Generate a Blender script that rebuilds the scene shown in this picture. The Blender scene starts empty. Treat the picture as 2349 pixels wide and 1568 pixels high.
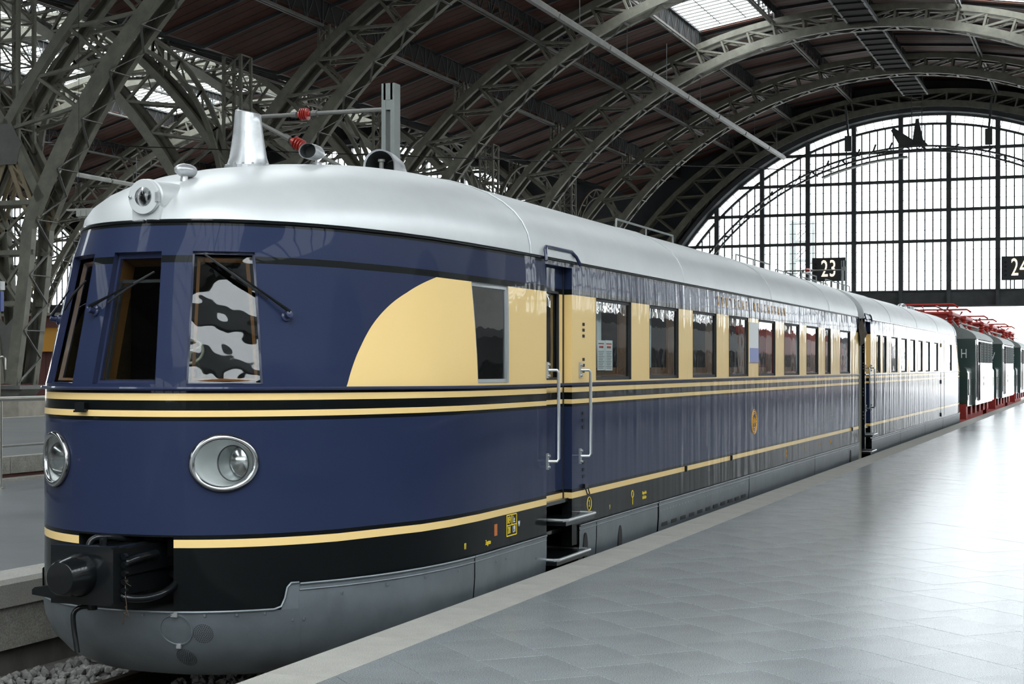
import bpy, math, random
import numpy as np
from mathutils import Vector, Matrix

random.seed(7)
scene = bpy.context.scene
COL = scene.collection
R = math.radians

# ------------------------------------------------------------------ camera
CAM_Z = 1.6
F_PX, VP_U, VP_V = 3600.0, 2560.0, 840.0
THETA = math.atan((VP_U - 1174.5) / F_PX)
cam_d = bpy.data.cameras.new('camera')
cam = bpy.data.objects.new('camera', cam_d)
COL.objects.link(cam)
cam.location = (0, 0, CAM_Z)
cam.rotation_euler = (R(90), 0, THETA)
cam_d.sensor_width = 36.0
cam_d.lens = F_PX / 2349.0 * 36.0
cam_d.shift_y = (VP_V - 784.0) / 2349.0
cam_d.clip_end = 2000
scene.camera = cam

# ------------------------------------------------------------------ sky, exposure
world = bpy.data.worlds.new('overcast_sky')
scene.world = world
world.use_nodes = True
bg = world.node_tree.nodes['Background']
bg.inputs['Color'].default_value = (0.93, 0.97, 1.0, 1)
bg.inputs['Strength'].default_value = 6.0
scene.view_settings.view_transform = 'Standard'
scene.view_settings.look = 'None'
scene.view_settings.gamma = 1.0
scene.view_settings.use_curve_mapping = False
scene.view_settings.exposure = 0.4
scene.cycles.max_bounces = 5
scene.cycles.use_adaptive_sampling = True
scene.cycles.adaptive_threshold = 0.06
scene.cycles.diffuse_bounces = 3
scene.cycles.glossy_bounces = 3
scene.cycles.transmission_bounces = 2
scene.cycles.transparent_max_bounces = 8
scene.cycles.caustics_reflective = False
scene.cycles.caustics_refractive = False


def portal(name, loc, rot, sx, sy):
    l = bpy.data.lights.new(name, 'AREA')
    l.shape = 'RECTANGLE'
    l.size, l.size_y = sx, sy
    l.cycles.is_portal = True
    o = bpy.data.objects.new(name, l)
    o.location = loc
    o.rotation_euler = rot
    COL.objects.link(o)
    return o


# hall geometry: three parallel train sheds, 45 m apart
HALL_X = [-13.0, -58.0, -103.0]
RIB_Y = [44.5, 59.13, 73.74, 88.36, 103.0]
BAY = 14.62
GABLE_Y = 117.6
SOUTH_Y = -60.0
EAST_X = 18.0
SKY_EAST0 = 44.5  # unseen roof-light strip left closed overhead, to keep the railcar's crown darker
SKY_END = 87.6      # roof lights stop at the fourth arch
for k in (0, 1):
    hx = HALL_X[k]
    for s in (-1, 1):
        ya = SKY_EAST0 if (k == 0 and s > 0) else SOUTH_Y
        portal('roof_light_portal', (hx + s * 7.3, (SKY_END + ya) / 2, 21.0), (0, 0, 0), 4.2, SKY_END - ya)
portal('concourse_roof_portal', (HALL_X[0] + 12, (SOUTH_Y + .6) / 2, 19.4), (0, R(15), 0), 14, .6 - SOUTH_Y)
portal('gable_portal', (HALL_X[0], GABLE_Y + .5, 9.0), (R(-90), 0, 0), 42, 20)
portal('gable_portal', (HALL_X[1], GABLE_Y + .5, 9.0), (R(-90), 0, 0), 42, 20)
portal('added_aisle_end_portal', ((9.5 + EAST_X) / 2, GABLE_Y + .4, 8.2), (R(-90), 0, 0), EAST_X - 9.5, 9)
portal('added_aisle_window_portal', (EAST_X + .4, 88, 7.3), (0, R(90), 0), 7.5, 58)
portal('added_aisle_portal', ((9.5 + EAST_X) / 2, (GABLE_Y + SOUTH_Y) / 2, 15.0), (0, 0, 0), EAST_X - 9.5, GABLE_Y - SOUTH_Y)
portal('south_portal', (HALL_X[0], SOUTH_Y - .3, 12), (R(90), 0, 0), 36, 6)


# ------------------------------------------------------------------ mesh helpers
class MB:
    def __init__(self):
        self.v, self.f, self.m, self.uv = [], [], [], None

    def add(self, pts, faces, mat=0):
        o = len(self.v)
        self.v += [tuple(p) for p in pts]
        for q in faces:
            self.f.append(tuple(i + o for i in q))
            self.m.append(mat)
        return o

    def quad(self, a, b, c, d, mat=0):
        self.add((a, b, c, d), ((0, 1, 2, 3),), mat)

    def box(self, cx, cy, cz, sx, sy, sz, mat=0, M=None):
        p = [Vector((x * sx / 2, y * sy / 2, z * sz / 2)) for z in (-1, 1) for y in (-1, 1) for x in (-1, 1)]
        c = Vector((cx, cy, cz))
        p = [(M @ q if M else q) + c for q in p]
        self.add(p, ((0, 2, 3, 1), (4, 5, 7, 6), (0, 1, 5, 4), (2, 6, 7, 3), (0, 4, 6, 2), (1, 3, 7, 5)), mat)

    def bx(self, x0, x1, y0, y1, z0, z1, mat=0):
        self.box((x0 + x1) / 2, (y0 + y1) / 2, (z0 + z1) / 2, x1 - x0, y1 - y0, z1 - z0, mat)

    def bar(self, p, q, w, h, up=(0, 0, 1), mat=0):
        p, q = Vector(p), Vector(q)
        d = (q - p)
        if d.length < 1e-6:
            return
        d.normalize()
        up = Vector(up)
        s = d.cross(up)
        if s.length < 1e-4:
            s = d.cross(Vector((1, 0, 0)))
            if s.length < 1e-4:
                s = d.cross(Vector((0, 1, 0)))
        s.normalize()
        u = s.cross(d)
        pts = []
        for e in (p, q):
            for a, b in ((-1, -1), (1, -1), (1, 1), (-1, 1)):
                pts.append(e + s * (a * w / 2) + u * (b * h / 2))
        self.add(pts, ((0, 1, 2, 3), (7, 6, 5, 4), (0, 4, 5, 1), (1, 5, 6, 2), (2, 6, 7, 3), (3, 7, 4, 0)), mat)

    def tube(self, pts, r, n=8, mat=0, closed=False, caps=True):
        pts = [Vector(p) for p in pts]
        N = len(pts)
        rr = r if isinstance(r, (list, tuple)) else [r] * N
        rings = []
        prev = None
        for i, p in enumerate(pts):
            if closed:
                d = pts[(i + 1) % N] - pts[i - 1]
            else:
                d = pts[min(i + 1, N - 1)] - pts[max(i - 1, 0)]
            d.normalize()
            if prev is None:
                a = d.cross(Vector((0, 0, 1)))
                if a.length < 1e-3:
                    a = d.cross(Vector((1, 0, 0)))
            else:
                a = prev - d * prev.dot(d)
            a.normalize()
            prev = a
            b = d.cross(a)
            rings.append([p + (a * math.cos(2 * math.pi * k / n) + b * math.sin(2 * math.pi * k / n)) * rr[i] for k in range(n)])
        o = len(self.v)
        for g in rings:
            self.v += [tuple(q) for q in g]
        M = N if closed else N - 1
        for i in range(M):
            j = (i + 1) % N
            for k in range(n):
                l = (k + 1) % n
                self.f.append((o + i * n + k, o + i * n + l, o + j * n + l, o + j * n + k))
                self.m.append(mat)
        if caps and not closed:
            self.f.append(tuple(o + k for k in range(n))[::-1]); self.m.append(mat)
            self.f.append(tuple(o + (N - 1) * n + k for k in range(n))); self.m.append(mat)

    def lathe(self, prof, n=24, M=None, mat=0, c=(0, 0, 0), sx=1.0, sy=1.0):
        """profile of (radius, height) about local Z"""
        M = M or Matrix.Identity(3)
        c = Vector(c)
        o = len(self.v)
        for (r, h) in prof:
            for k in range(n):
                t = 2 * math.pi * k / n
                self.v.append(tuple(M @ Vector((r * math.cos(t) * sx, r * math.sin(t) * sy, h)) + c))
        for i in range(len(prof) - 1):
            for k in range(n):
                l = (k + 1) % n
                self.f.append((o + i * n + k, o + i * n + l, o + (i + 1) * n + l, o + (i + 1) * n + k))
                self.m.append(mat)
        if prof[0][0] > 1e-5:
            self.f.append(tuple(o + k for k in range(n))[::-1]); self.m.append(mat)
        if prof[-1][0] > 1e-5:
            self.f.append(tuple(o + (len(prof) - 1) * n + k for k in range(n))); self.m.append(mat)

    def prism(self, poly, axis, a, b, mat=0):
        """extrude a 2-D polygon along an axis: 'x' poly=(y,z), 'y' poly=(x,z), 'z' poly=(x,y)"""
        def mk(p, t):
            return {'x': (t, p[0], p[1]), 'y': (p[0], t, p[1]), 'z': (p[0], p[1], t)}[axis]
        n = len(poly)
        pts = [mk(p, a) for p in poly] + [mk(p, b) for p in poly]
        fs = [tuple(range(n))[::-1], tuple(range(n, 2 * n))]
        for i in range(n):
            j = (i + 1) % n
            fs.append((i, j, n + j, n + i))
        self.add(pts, fs, mat)

    def mesh(self, name, mats, smooth=False, flip=False):
        me = bpy.data.meshes.new(name)
        f = [q[::-1] for q in self.f] if flip else self.f
        me.from_pydata(self.v, [], f)
        if not isinstance(mats, (list, tuple)):
            mats = [mats]
        for k in mats:
            me.materials.append(k)
        if len(mats) > 1:
            me.polygons.foreach_set('material_index', self.m)
        if self.uv is not None:
            l = me.uv_layers.new(name='UVMap')
            idx = np.zeros(len(me.loops), dtype=np.int32)
            me.loops.foreach_get('vertex_index', idx)
            l.data.foreach_set('uv', np.array(self.uv, dtype=np.float32)[idx].ravel())
        if smooth:
            me.polygons.foreach_set('use_smooth', [True] * len(me.polygons))
            if smooth != True:
                me.set_sharp_from_angle(angle=R(smooth))
        me.update()
        return me

    def build(self, name, mats, parent=None, smooth=False, local=False, flip=False, **pr):
        return obj(name, self.mesh(name, mats, smooth, flip), parent, local, **pr)


def obj(name, data, parent=None, local=False, **pr):
    o = bpy.data.objects.new(name, data)
    COL.objects.link(o)
    if parent is not None:
        o.parent = parent
        if not local and parent.type == 'EMPTY':
            o.matrix_parent_inverse = Matrix.Translation(-Vector(parent.location))
    for k, v in pr.items():
        o[k] = v
    return o


def thing(name, loc, label, cat, group=None, kind=None):
    o = bpy.data.objects.new(name, None)
    o.empty_display_size = .2
    COL.objects.link(o)
    o.location = loc
    if label:
        o['label'] = label
    if cat:
        o['category'] = cat
    if group:
        o['group'] = group
    if kind:
        o['kind'] = kind
    return o


def copy_tree(o, parent=None):
    c = o.copy()
    COL.objects.link(c)
    if parent is not None:
        c.parent = parent
    for ch in list(o.children):
        copy_tree(ch, c)
    return c


def text(name, body, loc, size, M, mat, parent=None, sx=.62, align='CENTER', space=1.0, extrude=.0015):
    cu = bpy.data.curves.new(name, 'FONT')
    cu.body = body
    cu.size = size
    cu.align_x = align
    cu.align_y = 'CENTER'
    cu.space_character = space
    cu.extrude = extrude
    cu.resolution_u = 3
    cu.materials.append(mat)
    o = bpy.data.objects.new(name, cu)
    COL.objects.link(o)
    o.matrix_local = Matrix.Translation(loc) @ M.to_4x4() @ Matrix.Diagonal((sx, 1, 1, 1))
    if parent is not None:
        o.parent = parent
        if parent.type == 'EMPTY':
            o.matrix_parent_inverse = Matrix.Translation(-Vector(parent.location))
    return o


def smooth_path(pts, k=6):
    P = [Vector(p) for p in pts]
    out = []
    for i in range(len(P) - 1):
        a, b, c, d = P[max(i - 1, 0)], P[i], P[i + 1], P[min(i + 2, len(P) - 1)]
        for j in range(k):
            x = j / k
            out.append(.5 * ((2 * b) + (c - a) * x + (2 * a - 5 * b + 4 * c - d) * x * x + (3 * b - a - 3 * c + d) * x ** 3))
    return out + [P[-1]]


# text frames: local x, y, normal as columns
SIDE = Matrix(((0, 0, 1), (1, 0, 0), (0, 1, 0)))       # reads along +Y, faces +X
FRONT = Matrix(((1, 0, 0), (0, 0, -1), (0, 1, 0)))     # reads along +X, faces -Y


# ------------------------------------------------------------------ materials
def nodes(name):
    m = bpy.data.materials.new(name)
    m.use_nodes = True
    nt = m.node_tree
    b = nt.nodes['Principled BSDF']
    return m, nt, b


def setp(b, **k):
    names = dict(rough='Roughness', metal='Metallic', coat='Coat Weight', coatr='Coat Roughness', coati='Coat IOR', spec='Specular IOR Level', ior='IOR')
    for a, v in k.items():
        b.inputs[names[a]].default_value = v


def mat(name, col, rough=.5, metal=0., coat=0., coatr=.05, spec=.5, var=0., vscale=3., bump=0., bscale=20., stretch=None, col2=None, speck=None, emit=0.):
    m, nt, b = nodes(name)
    L = nt.links
    b.inputs['Base Color'].default_value = (*col, 1)
    setp(b, rough=rough, metal=metal, coat=coat, coatr=coatr, spec=spec)
    if emit:
        b.inputs['Emission Color'].default_value = (*col, 1)
        b.inputs['Emission Strength'].default_value = emit
    vec = None
    if var or bump or speck:
        tc = nt.nodes.new('ShaderNodeTexCoord')
        vec = tc.outputs['Object']
        if stretch:
            mp = nt.nodes.new('ShaderNodeMapping')
            mp.inputs['Scale'].default_value = stretch
            L.new(vec, mp.inputs['Vector'])
            vec = mp.outputs['Vector']
    if var or speck:
        n = nt.nodes.new('ShaderNodeTexNoise')
        n.inputs['Scale'].default_value = vscale
        n.inputs['Detail'].default_value = 6
        n.inputs['Roughness'].default_value = .65
        L.new(vec, n.inputs['Vector'])
        cr = nt.nodes.new('ShaderNodeValToRGB')
        c2 = col2 or tuple(c * (1 - var) for c in col)
        c1 = col if col2 else tuple(min(1, c * (1 + var)) for c in col)
        cr.color_ramp.elements[0].position = .32
        cr.color_ramp.elements[1].position = .68
        cr.color_ramp.elements[0].color = (*c2, 1)
        cr.color_ramp.elements[1].color = (*c1, 1)
        L.new(n.outputs['Fac'], cr.inputs['Fac'])
        out = cr.outputs['Color']
        if speck:
            n2 = nt.nodes.new('ShaderNodeTexNoise')
            n2.inputs['Scale'].default_value = speck[0]
            n2.inputs['Detail'].default_value = 2
            L.new(tc.outputs['Object'], n2.inputs['Vector'])
            r2 = nt.nodes.new('ShaderNodeValToRGB')
            r2.color_ramp.elements[0].position = .35
            r2.color_ramp.elements[1].position = .65
            a = speck[1]
            r2.color_ramp.elements[0].color = (1 - a, 1 - a, 1 - a, 1)
            r2.color_ramp.elements[1].color = (1 + a, 1 + a, 1 + a, 1)
            L.new(n2.outputs['Fac'], r2.inputs['Fac'])
            mx = nt.nodes.new('ShaderNodeMix')
            mx.data_type = 'RGBA'
            mx.blend_type = 'MULTIPLY'
            mx.inputs[0].default_value = 1
            L.new(out, mx.inputs[6])
            L.new(r2.outputs['Color'], mx.inputs[7])
            out = mx.outputs[2]
        L.new(out, b.inputs['Base Color'])
    if bump:
        n3 = nt.nodes.new('ShaderNodeTexNoise')
        n3.inputs['Scale'].default_value = bscale
        n3.inputs['Detail'].default_value = 4
        L.new(vec, n3.inputs['Vector'])
        bp = nt.nodes.new('ShaderNodeBump')
        bp.inputs['Strength'].default_value = bump
        bp.inputs['Distance'].default_value = .02
        L.new(n3.outputs['Fac'], bp.inputs['Height'])
        L.new(bp.outputs['Normal'], b.inputs['Normal'])
    return m


def glass(name, tint=(.8, .85, .85), refl=1.0, wav=0., base=.04):
    """thin pane: clear body with a fresnel sheen, lets daylight straight through"""
    m = bpy.data.materials.new(name)
    m.use_nodes = True
    nt = m.node_tree
    nt.nodes.clear()
    L = nt.links
    out = nt.nodes.new('ShaderNodeOutputMaterial')
    mix = nt.nodes.new('ShaderNodeMixShader')
    tr = nt.nodes.new('ShaderNodeBsdfTransparent')
    tr.inputs['Color'].default_value = (*tint, 1)
    gl = nt.nodes.new('ShaderNodeBsdfGlossy')
    gl.inputs['Roughness'].default_value = .01
    gl.inputs['Color'].default_value = (refl, refl, refl, 1)
    fr = nt.nodes.new('ShaderNodeFresnel')
    fr.inputs['IOR'].default_value = 1.0 + 2 * math.sqrt(base) / (1 - math.sqrt(base))
    ge = nt.nodes.new('ShaderNodeNewGeometry')
    ior = fr.inputs['IOR'].default_value
    mr = nt.nodes.new('ShaderNodeMapRange')       # same sheen from either side of the pane
    mr.inputs[3].default_value = ior
    mr.inputs[4].default_value = 1 / ior
    L.new(ge.outputs['Backfacing'], mr.inputs[0])
    L.new(mr.outputs[0], fr.inputs['IOR'])
    L.new(fr.outputs['Fac'], mix.inputs['Fac'])
    L.new(tr.outputs[0], mix.inputs[1])
    L.new(gl.outputs[0], mix.inputs[2])
    L.new(mix.outputs[0], out.inputs['Surface'])
    if wav:
        tc = nt.nodes.new('ShaderNodeTexCoord')
        n = nt.nodes.new('ShaderNodeTexNoise')
        n.inputs['Scale'].default_value = 6
        n.inputs['Detail'].default_value = 1
        L.new(tc.outputs['Object'], n.inputs['Vector'])
        bp = nt.nodes.new('ShaderNodeBump')
        bp.inputs['Strength'].default_value = wav
        bp.inputs['Distance'].default_value = .02
        L.new(n.outputs['Fac'], bp.inputs['Height'])
        L.new(bp.outputs['Normal'], gl.inputs['Normal'])
    return m


STEEL = mat('riveted_steel_paint', (.20, .195, .155), rough=.5, var=.25, vscale=1.5, bump=.15, bscale=30)
STEEL_D = mat('dark_steel_paint', (.08, .085, .088), rough=.55, var=.25, vscale=1.0)
STEEL_L = mat('pale_steel_paint', (.16, .16, .145), rough=.5, var=.2, vscale=1.2)
BRACKET = mat('tan_steel_paint', (.30, .24, .15), rough=.55, var=.2, vscale=2)
BOARD = mat('brown_roof_boards', (.075, .026, .015), rough=.7, var=.35, vscale=1.2)
ROOFDARK = mat('roof_decking', (.02, .018, .017), rough=.9)
RAFTER = mat('rafter_steel', (.055, .062, .068), rough=.5)
GLASS = glass('window_glass', (.93, .96, .97))
SKYGLASS = glass('skylight_glass', (.9, .93, .93))
CARGLASS = glass('railcar_glass', (.82, .87, .86), wav=.045, base=.055)
TILE = mat('granite_tiles', (.22, .24, .25), rough=.25, var=.13, vscale=1.1, speck=(170, .42), bump=.03, bscale=4)
JOINT = mat('tile_joint', (.10, .103, .106), rough=.8)
KERB = mat('kerb_granite', (.34, .33, .30), rough=.75, var=.12, vscale=2.5, speck=(140, .2), bump=.1, bscale=60)
STONE = mat('platform_stone', (.27, .26, .23), rough=.8, var=.2, vscale=3, speck=(90, .25), bump=.2, bscale=50)
CONCRETE = mat('stained_concrete', (.16, .15, .13), rough=.85, var=.4, vscale=1.3, stretch=(1, 1, .5), bump=.2, bscale=12)
CONC_L = mat('pale_concrete', (.40, .37, .31), rough=.85, var=.2, vscale=2, bump=.15, bscale=20)
BALLAST = mat('ballast', (.10, .095, .088), rough=.9, var=.3, vscale=14)
RAIL = mat('rail_steel', (.10, .07, .05), rough=.5, metal=.6)
WALLB = mat('dark_wall_paint', (.07, .065, .06), rough=.7, var=.3, vscale=.5)
WALLC = mat('plaster_wall', (.62, .61, .58), rough=.9, var=.1)
WALLD = mat('dark_gable_plate', (.055, .06, .068), rough=.7, var=.2, vscale=.6)
INOX = mat('stainless_steel', (.55, .54, .50), rough=.28, metal=1.0)
ALU = mat('silver_roof_paint', (.57, .585, .59), rough=.42, metal=.25, coat=.15, coatr=.3, var=.06, vscale=1.2, bump=.03, bscale=5)
ALU2 = mat('bright_silver_paint', (.45, .46, .47), rough=.32, metal=.6, var=.12, vscale=7, bump=.15, bscale=14)
SKIRT = mat('grey_skirt_paint', (.135, .155, .17), rough=.4, metal=.35, coat=.15, coatr=.25, var=.14, vscale=3, bump=.12, bscale=7)
BLACK = mat('black_gloss_paint', (.005, .006, .007), rough=.3, coat=.5, spec=.1)
BLACK_M = mat('black_matt', (.008, .008, .009), rough=.7)
RUBBER = mat('black_rubber', (.014, .014, .015), rough=.6)
CHROME = mat('chrome', (.46, .47, .48), rough=.16, metal=1.0)
HANDLE = mat('brushed_handrail', (.45, .47, .48), rough=.35, metal=.8)
GOLD = mat('gold_lettering', (.72, .36, .05), rough=.4)
YELLOW_P = mat('yellow_marking', (.85, .62, .03), rough=.5)
WHITE_P = mat('white_marking', (.75, .76, .76), rough=.5)
RED_INS = mat('red_insulator', (.42, .035, .025), rough=.4, coat=.4)
WOOD = mat('varnished_wood', (.13, .055, .015), rough=.35, coat=.4, var=.3, vscale=9, stretch=(1, 1, .15))
CURTAIN = mat('grey_curtain', (.62, .66, .66), rough=.9)
CURT_REFL = mat('curtain_red_reflection', (.35, .02, .02), rough=.9)  # red reflection of the next train put into a curtain's colour
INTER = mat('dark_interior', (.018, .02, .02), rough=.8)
WHITE_B = mat('white_enamel', (.90, .93, .92), rough=.25, coat=.5)
LENS = mat('dark_lens', (.02, .012, .012), rough=.25, spec=.3)
CREAM = mat('cream_plastic', (.65, .62, .45), rough=.4)
PAPER = mat('paper', (.75, .76, .76), rough=.8)
GREEN = mat('dark_green_paint', (.018, .05, .042), rough=.32, coat=.7, bump=.03, bscale=4)
LOCO_GREY = mat('locomotive_grey', (.24, .26, .25), rough=.5, var=.1)
LOCO_RED = mat('locomotive_red', (.40, .03, .02), rough=.45, var=.15, vscale=5)
ORANGE_B = mat('flaking_orange_paint', (.55, .26, .03), rough=.7, var=.2, vscale=1.0, col2=(.34, .36, .30))
ORANGE_B.node_tree.nodes['Color Ramp'].color_ramp.elements[0].position = .36
ORANGE_B.node_tree.nodes['Color Ramp'].color_ramp.elements[1].position = .40
MAROON = mat('maroon_boards', (.10, .03, .025), rough=.7, var=.15)
TAN = mat('tan_boards', (.26, .18, .08), rough=.7, var=.15)
BLUE_S = mat('blue_sign', (.06, .10, .33), rough=.4)
LAMPW = mat('lamp_housing', (.55, .56, .52), rough=.5)
DIGIT = mat('lit_digits', (1.0, .86, .55), rough=.5, emit=1.6)
SIGNB = mat('sign_box', (.035, .04, .042), rough=.5)
CANVAS = mat('brown_canvas', (.05, .035, .02), rough=.9, var=.5, vscale=10)
OUTSIDE = mat('outdoor_ground', (.35, .34, .32), rough=.9)
# ================================================================== HALL STRUCTURE
ZC = -3.0                       # arch circle centre height
R_LO, R_UP, CH, RIBW = 23.3, 25.0, .45, 1.2
# purlins: offset from hall axis, underside, top
PURL = [(0.0, 21.5, 22.6), (5.1, 21.0, 22.1), (9.5, 19.8, 20.9), (13.85, 17.7, 18.8), (18.36, 16.0, 17.1)]
VALLEY = (22.5, 15.0)
PANELS = [((22.5, 15.0), (18.36, 16.3)), ((18.36, 17.1), (13.85, 18.35)), ((13.85, 18.8), (9.5, 20.0)),
          ((9.5, 20.9), (5.1, 21.6)), ((5.1, 22.1), (0.0, 22.5))]
SKYPANEL = 3
BAYS_Y = [RIB_Y[0] + BAY * k for k in range(-5, 5)] + [GABLE_Y]      # bay limits
BAYS_Y[0] = SOUTH_Y


def pp(R_, a):
    return (R_ * math.sin(R(a)), ZC + R_ * math.cos(R(a)))


def RU(a):
    """inner radius of the upper chord: the arch is shallow at the crown and deepens to the springing"""
    return float(np.interp(abs(a), [0, 12, 22.6, 33.8, 46.5, 60.7, 70], [24.18, 24.36, 24.58, 24.9, 25.35, 25.75, 26.0]))


def chord_path(R_, lower):
    out = []
    if lower:
        a = 66.5
        foot = -22.05
        zf = .95
        x0, z0 = pp(R_, -a)
        for k in range(7):
            t = k / 7
            tt = 1 - (1 - t) ** 1.25
            out.append((foot + (x0 - foot) * tt, zf + (z0 - zf) * t))
        n = 64
        for k in range(n + 1):
            out.append(pp(R_, -a + 2 * a * k / n))
        out += [(-x, z) for x, z in out[:7]][::-1]
    else:
        a = 60.9
        x0, z0 = pp(RU(a), -a)
        tx, tz = -math.cos(R(a)), -math.sin(R(a))
        out.append((x0 + tx * 2.7, z0 + tz * 2.7))
        n = 56
        for k in range(n + 1):
            b = -a + 2 * a * k / n
            out.append(pp(RU(b), b))
        out.append((-out[0][0], out[0][1]))
    return out


def channel(mb, path, depth, y0, side, t=.03, fl=.26):
    """C-channel swept along an arch path; web at y0, flanges reaching towards side*y"""
    n = len(path)
    rings = []
    for i in range(n):
        x0, z0 = path[max(i - 1, 0)]
        x1, z1 = path[min(i + 1, n - 1)]
        dx, dz = x1 - x0, z1 - z0
        l = math.hypot(dx, dz)
        nx, nz = -dz / l, dx / l
        x, z = path[i]
        s = side
        sec = [(0, 0), (0, fl), (t, fl), (t, t), (depth - t, t), (depth - t, fl), (depth, fl), (depth, 0)]
        rings.append([(x + nx * p, y0 + s * q, z + nz * p) for p, q in sec])
    o = len(mb.v)
    for r in rings:
        mb.v += r
    for i in range(n - 1):
        for k in range(8):
            l = (k + 1) % 8
            mb.f.append((o + i * 8 + k, o + i * 8 + l, o + (i + 1) * 8 + l, o + (i + 1) * 8 + k))
            mb.m.append(0)
    for b in (o, o + (n - 1) * 8):
        mb.f.append(tuple(b + k for k in range(8))); mb.m.append(0)


def lacing(mb, path, step, w=.09, sgn=1):
    """zigzag and rungs across the underside of a chord"""
    acc, y = 0, -1
    last = path[0]
    h = RIBW / 2 - .05
    for (p, q) in zip(path[:-1], path[1:]):
        L_ = math.hypot(q[0] - p[0], q[1] - p[1])
        while acc + L_ >= step:
            t = (step - acc) / L_
            pt = (p[0] + (q[0] - p[0]) * t, p[1] + (q[1] - p[1]) * t)
            mb.bar((last[0], y * h, last[1]), (pt[0], -y * h, pt[1]), w, .03, up=(0, 0, 1))
            if y > 0:
                mb.bar((pt[0], -h, pt[1]), (pt[0], h, pt[1]), .14, .03)
            y = -y
            last = pt
            p = pt
            L_ = math.hypot(q[0] - p[0], q[1] - p[1])
            acc = 0
        acc += L_


lo_path, up_path = chord_path(R_LO, True), chord_path(R_UP, False)
mb = MB(); channel(mb, lo_path, CH, -RIBW / 2, 1); channel(mb, lo_path, CH, RIBW / 2, -1); ME_LO = mb.mesh('lower_chord', STEEL)
mb = MB(); channel(mb, up_path, .33, -RIBW / 2, 1); channel(mb, up_path, .33, RIBW / 2, -1); ME_UP = mb.mesh('upper_chord', STEEL)
mb = MB(); lacing(mb, lo_path, .95); ME_LACE = mb.mesh('lacing', STEEL_L)
_half = [-46.5, -42.3, -38, -33.8, -30.1, -26.4, -22.65, -19.1, -15.5, -12, -8, -4, 0]
_low = [-60.5, -55.8, -51.2]
JA = _low + _half
JOINTS = JA + [-a for a in JA[-2::-1]]


def strut_mesh(p, q):
    m_ = MB()
    h = RIBW / 2 - .1
    for y in (-h, h):
        m_.bar((p[0], y, p[1]), (q[0], y, q[1]), .11, .15, up=(0, 1, 0))
    P, Q = Vector((p[0], 0, p[1])), Vector((q[0], 0, q[1]))
    n = 2
    for k in range(n):
        a, b = P.lerp(Q, (k + .3) / (n + .6)), P.lerp(Q, (k + 1.3) / (n + .6))
        s = 1 if k % 2 else -1
        m_.bar(a + Vector((0, s * h, 0)), b + Vector((0, -s * h, 0)), .05, .02)
    return m_.mesh('strut', STEEL)


STRUTS = []
for i, a in enumerate(JOINTS):
    if abs(a) < 60:
        STRUTS.append(strut_mesh(pp(RU(a) + .05, a), pp(R_LO + .4, a)))
    if a < 0 and i + 1 < len(JOINTS):
        STRUTS.append(strut_mesh(pp(RU(a) + .05, a), pp(R_LO + .4, JOINTS[i + 1])))
    if a > 0:
        STRUTS.append(strut_mesh(pp(RU(a) + .05, a), pp(R_LO + .4, JOINTS[i - 1])))
# cross frame over the columns: ties between the two legs of neighbouring arches
mb = MB()
for z, xw in ((3.75, .0), (5.4, .0), (7.3, .0)):
    pass


def arch(hx, y, label, group=None, dark=False):
    t = thing('roof_arch', (hx, y, 0), label, 'arch', group)
    obj('lower_chord', ME_LO, t, True)
    obj('upper_chord', ME_UP, t, True)
    obj('lacing', ME_LACE, t, True)
    for me in STRUTS:
        obj('strut', me, t, True)
    return t


LAB = ['nearest steel roof arch, its lattice leg standing beside the railing and orange beam',
       'steel roof arch rising behind the silver chimney on the railcar roof',
       'steel roof arch rising behind the catenary mast and intake cowl, skylight above its crown side',
       'pale lit steel roof arch whose whole crown spans the upper right of the view',
       'dark steel roof arch just in front of the big glazed gable']
for k, y in enumerate(RIB_Y):
    arch(HALL_X[0], y, LAB[k])
for k, y in enumerate(RIB_Y):
    arch(HALL_X[1], y, ['nearest', 'second', 'third', 'fourth', 'farthest'][k] + ' steel roof arch of the neighbouring hall beyond the column row', 'arches of the neighbouring hall')

arch(HALL_X[0], GABLE_Y - .95, 'dark end arch standing close against the gable wall around the great window')

# columns between halls: pedestal, ties, gussets and the lattice post up to the valley
COLX = HALL_X[0] - 22.5
ME_POST = MB()
for sx in (-1, 1):
    for sy in (-1, 1):
        ME_POST.bx(sx * .42 - .06, sx * .42 + .06, sy * .42 - .06, sy * .42 + .06, 9.0, 15.0)
for sy in (-1, 1):
    for k in range(8):
        z0, z1 = 9.0 + .75 * k, 9.0 + .75 * (k + 1)
        s = 1 if k % 2 else -1
        ME_POST.bar((-.42 * s, sy * .42, z0), (.42 * s, sy * .42, z1), .06, .03, up=(0, 1, 0))
        ME_POST.bar((-.42, sy * .42, z1), (.42, sy * .42, z1), .06, .03, up=(0, 1, 0))
        ME_POST.bar((sy * .42, -.42 * s, z0), (sy * .42, .42 * s, z1), .06, .03, up=(1, 0, 0))
        ME_POST.bar((sy * .42, -.42, z1), (sy * .42, .42, z1), .06, .03, up=(1, 0, 0))
ME_POST = ME_POST.mesh('lattice_post', STEEL)
m_ = MB()
for z, h in ((3.75, .55), (5.5, .9), (7.2, 1.15)):
    for y in (-.5, .5):
        m_.bar((-h - .25, y, z), (h + .25, y, z), .10, .16, up=(0, 0, 1))
for (za, ha), (zb, hb) in (((3.75, .55), (5.5, .9)), ((5.5, .9), (7.2, 1.15))):
    for s in (-1, 1):
        for y in (-.5, .5):
            m_.bar((-s * ha, y, za), (s * hb, y, zb), .09, .09, up=(0, 1, 0))
ME_TIE = m_.mesh('tie_frame', STEEL)
m_ = MB()
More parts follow.
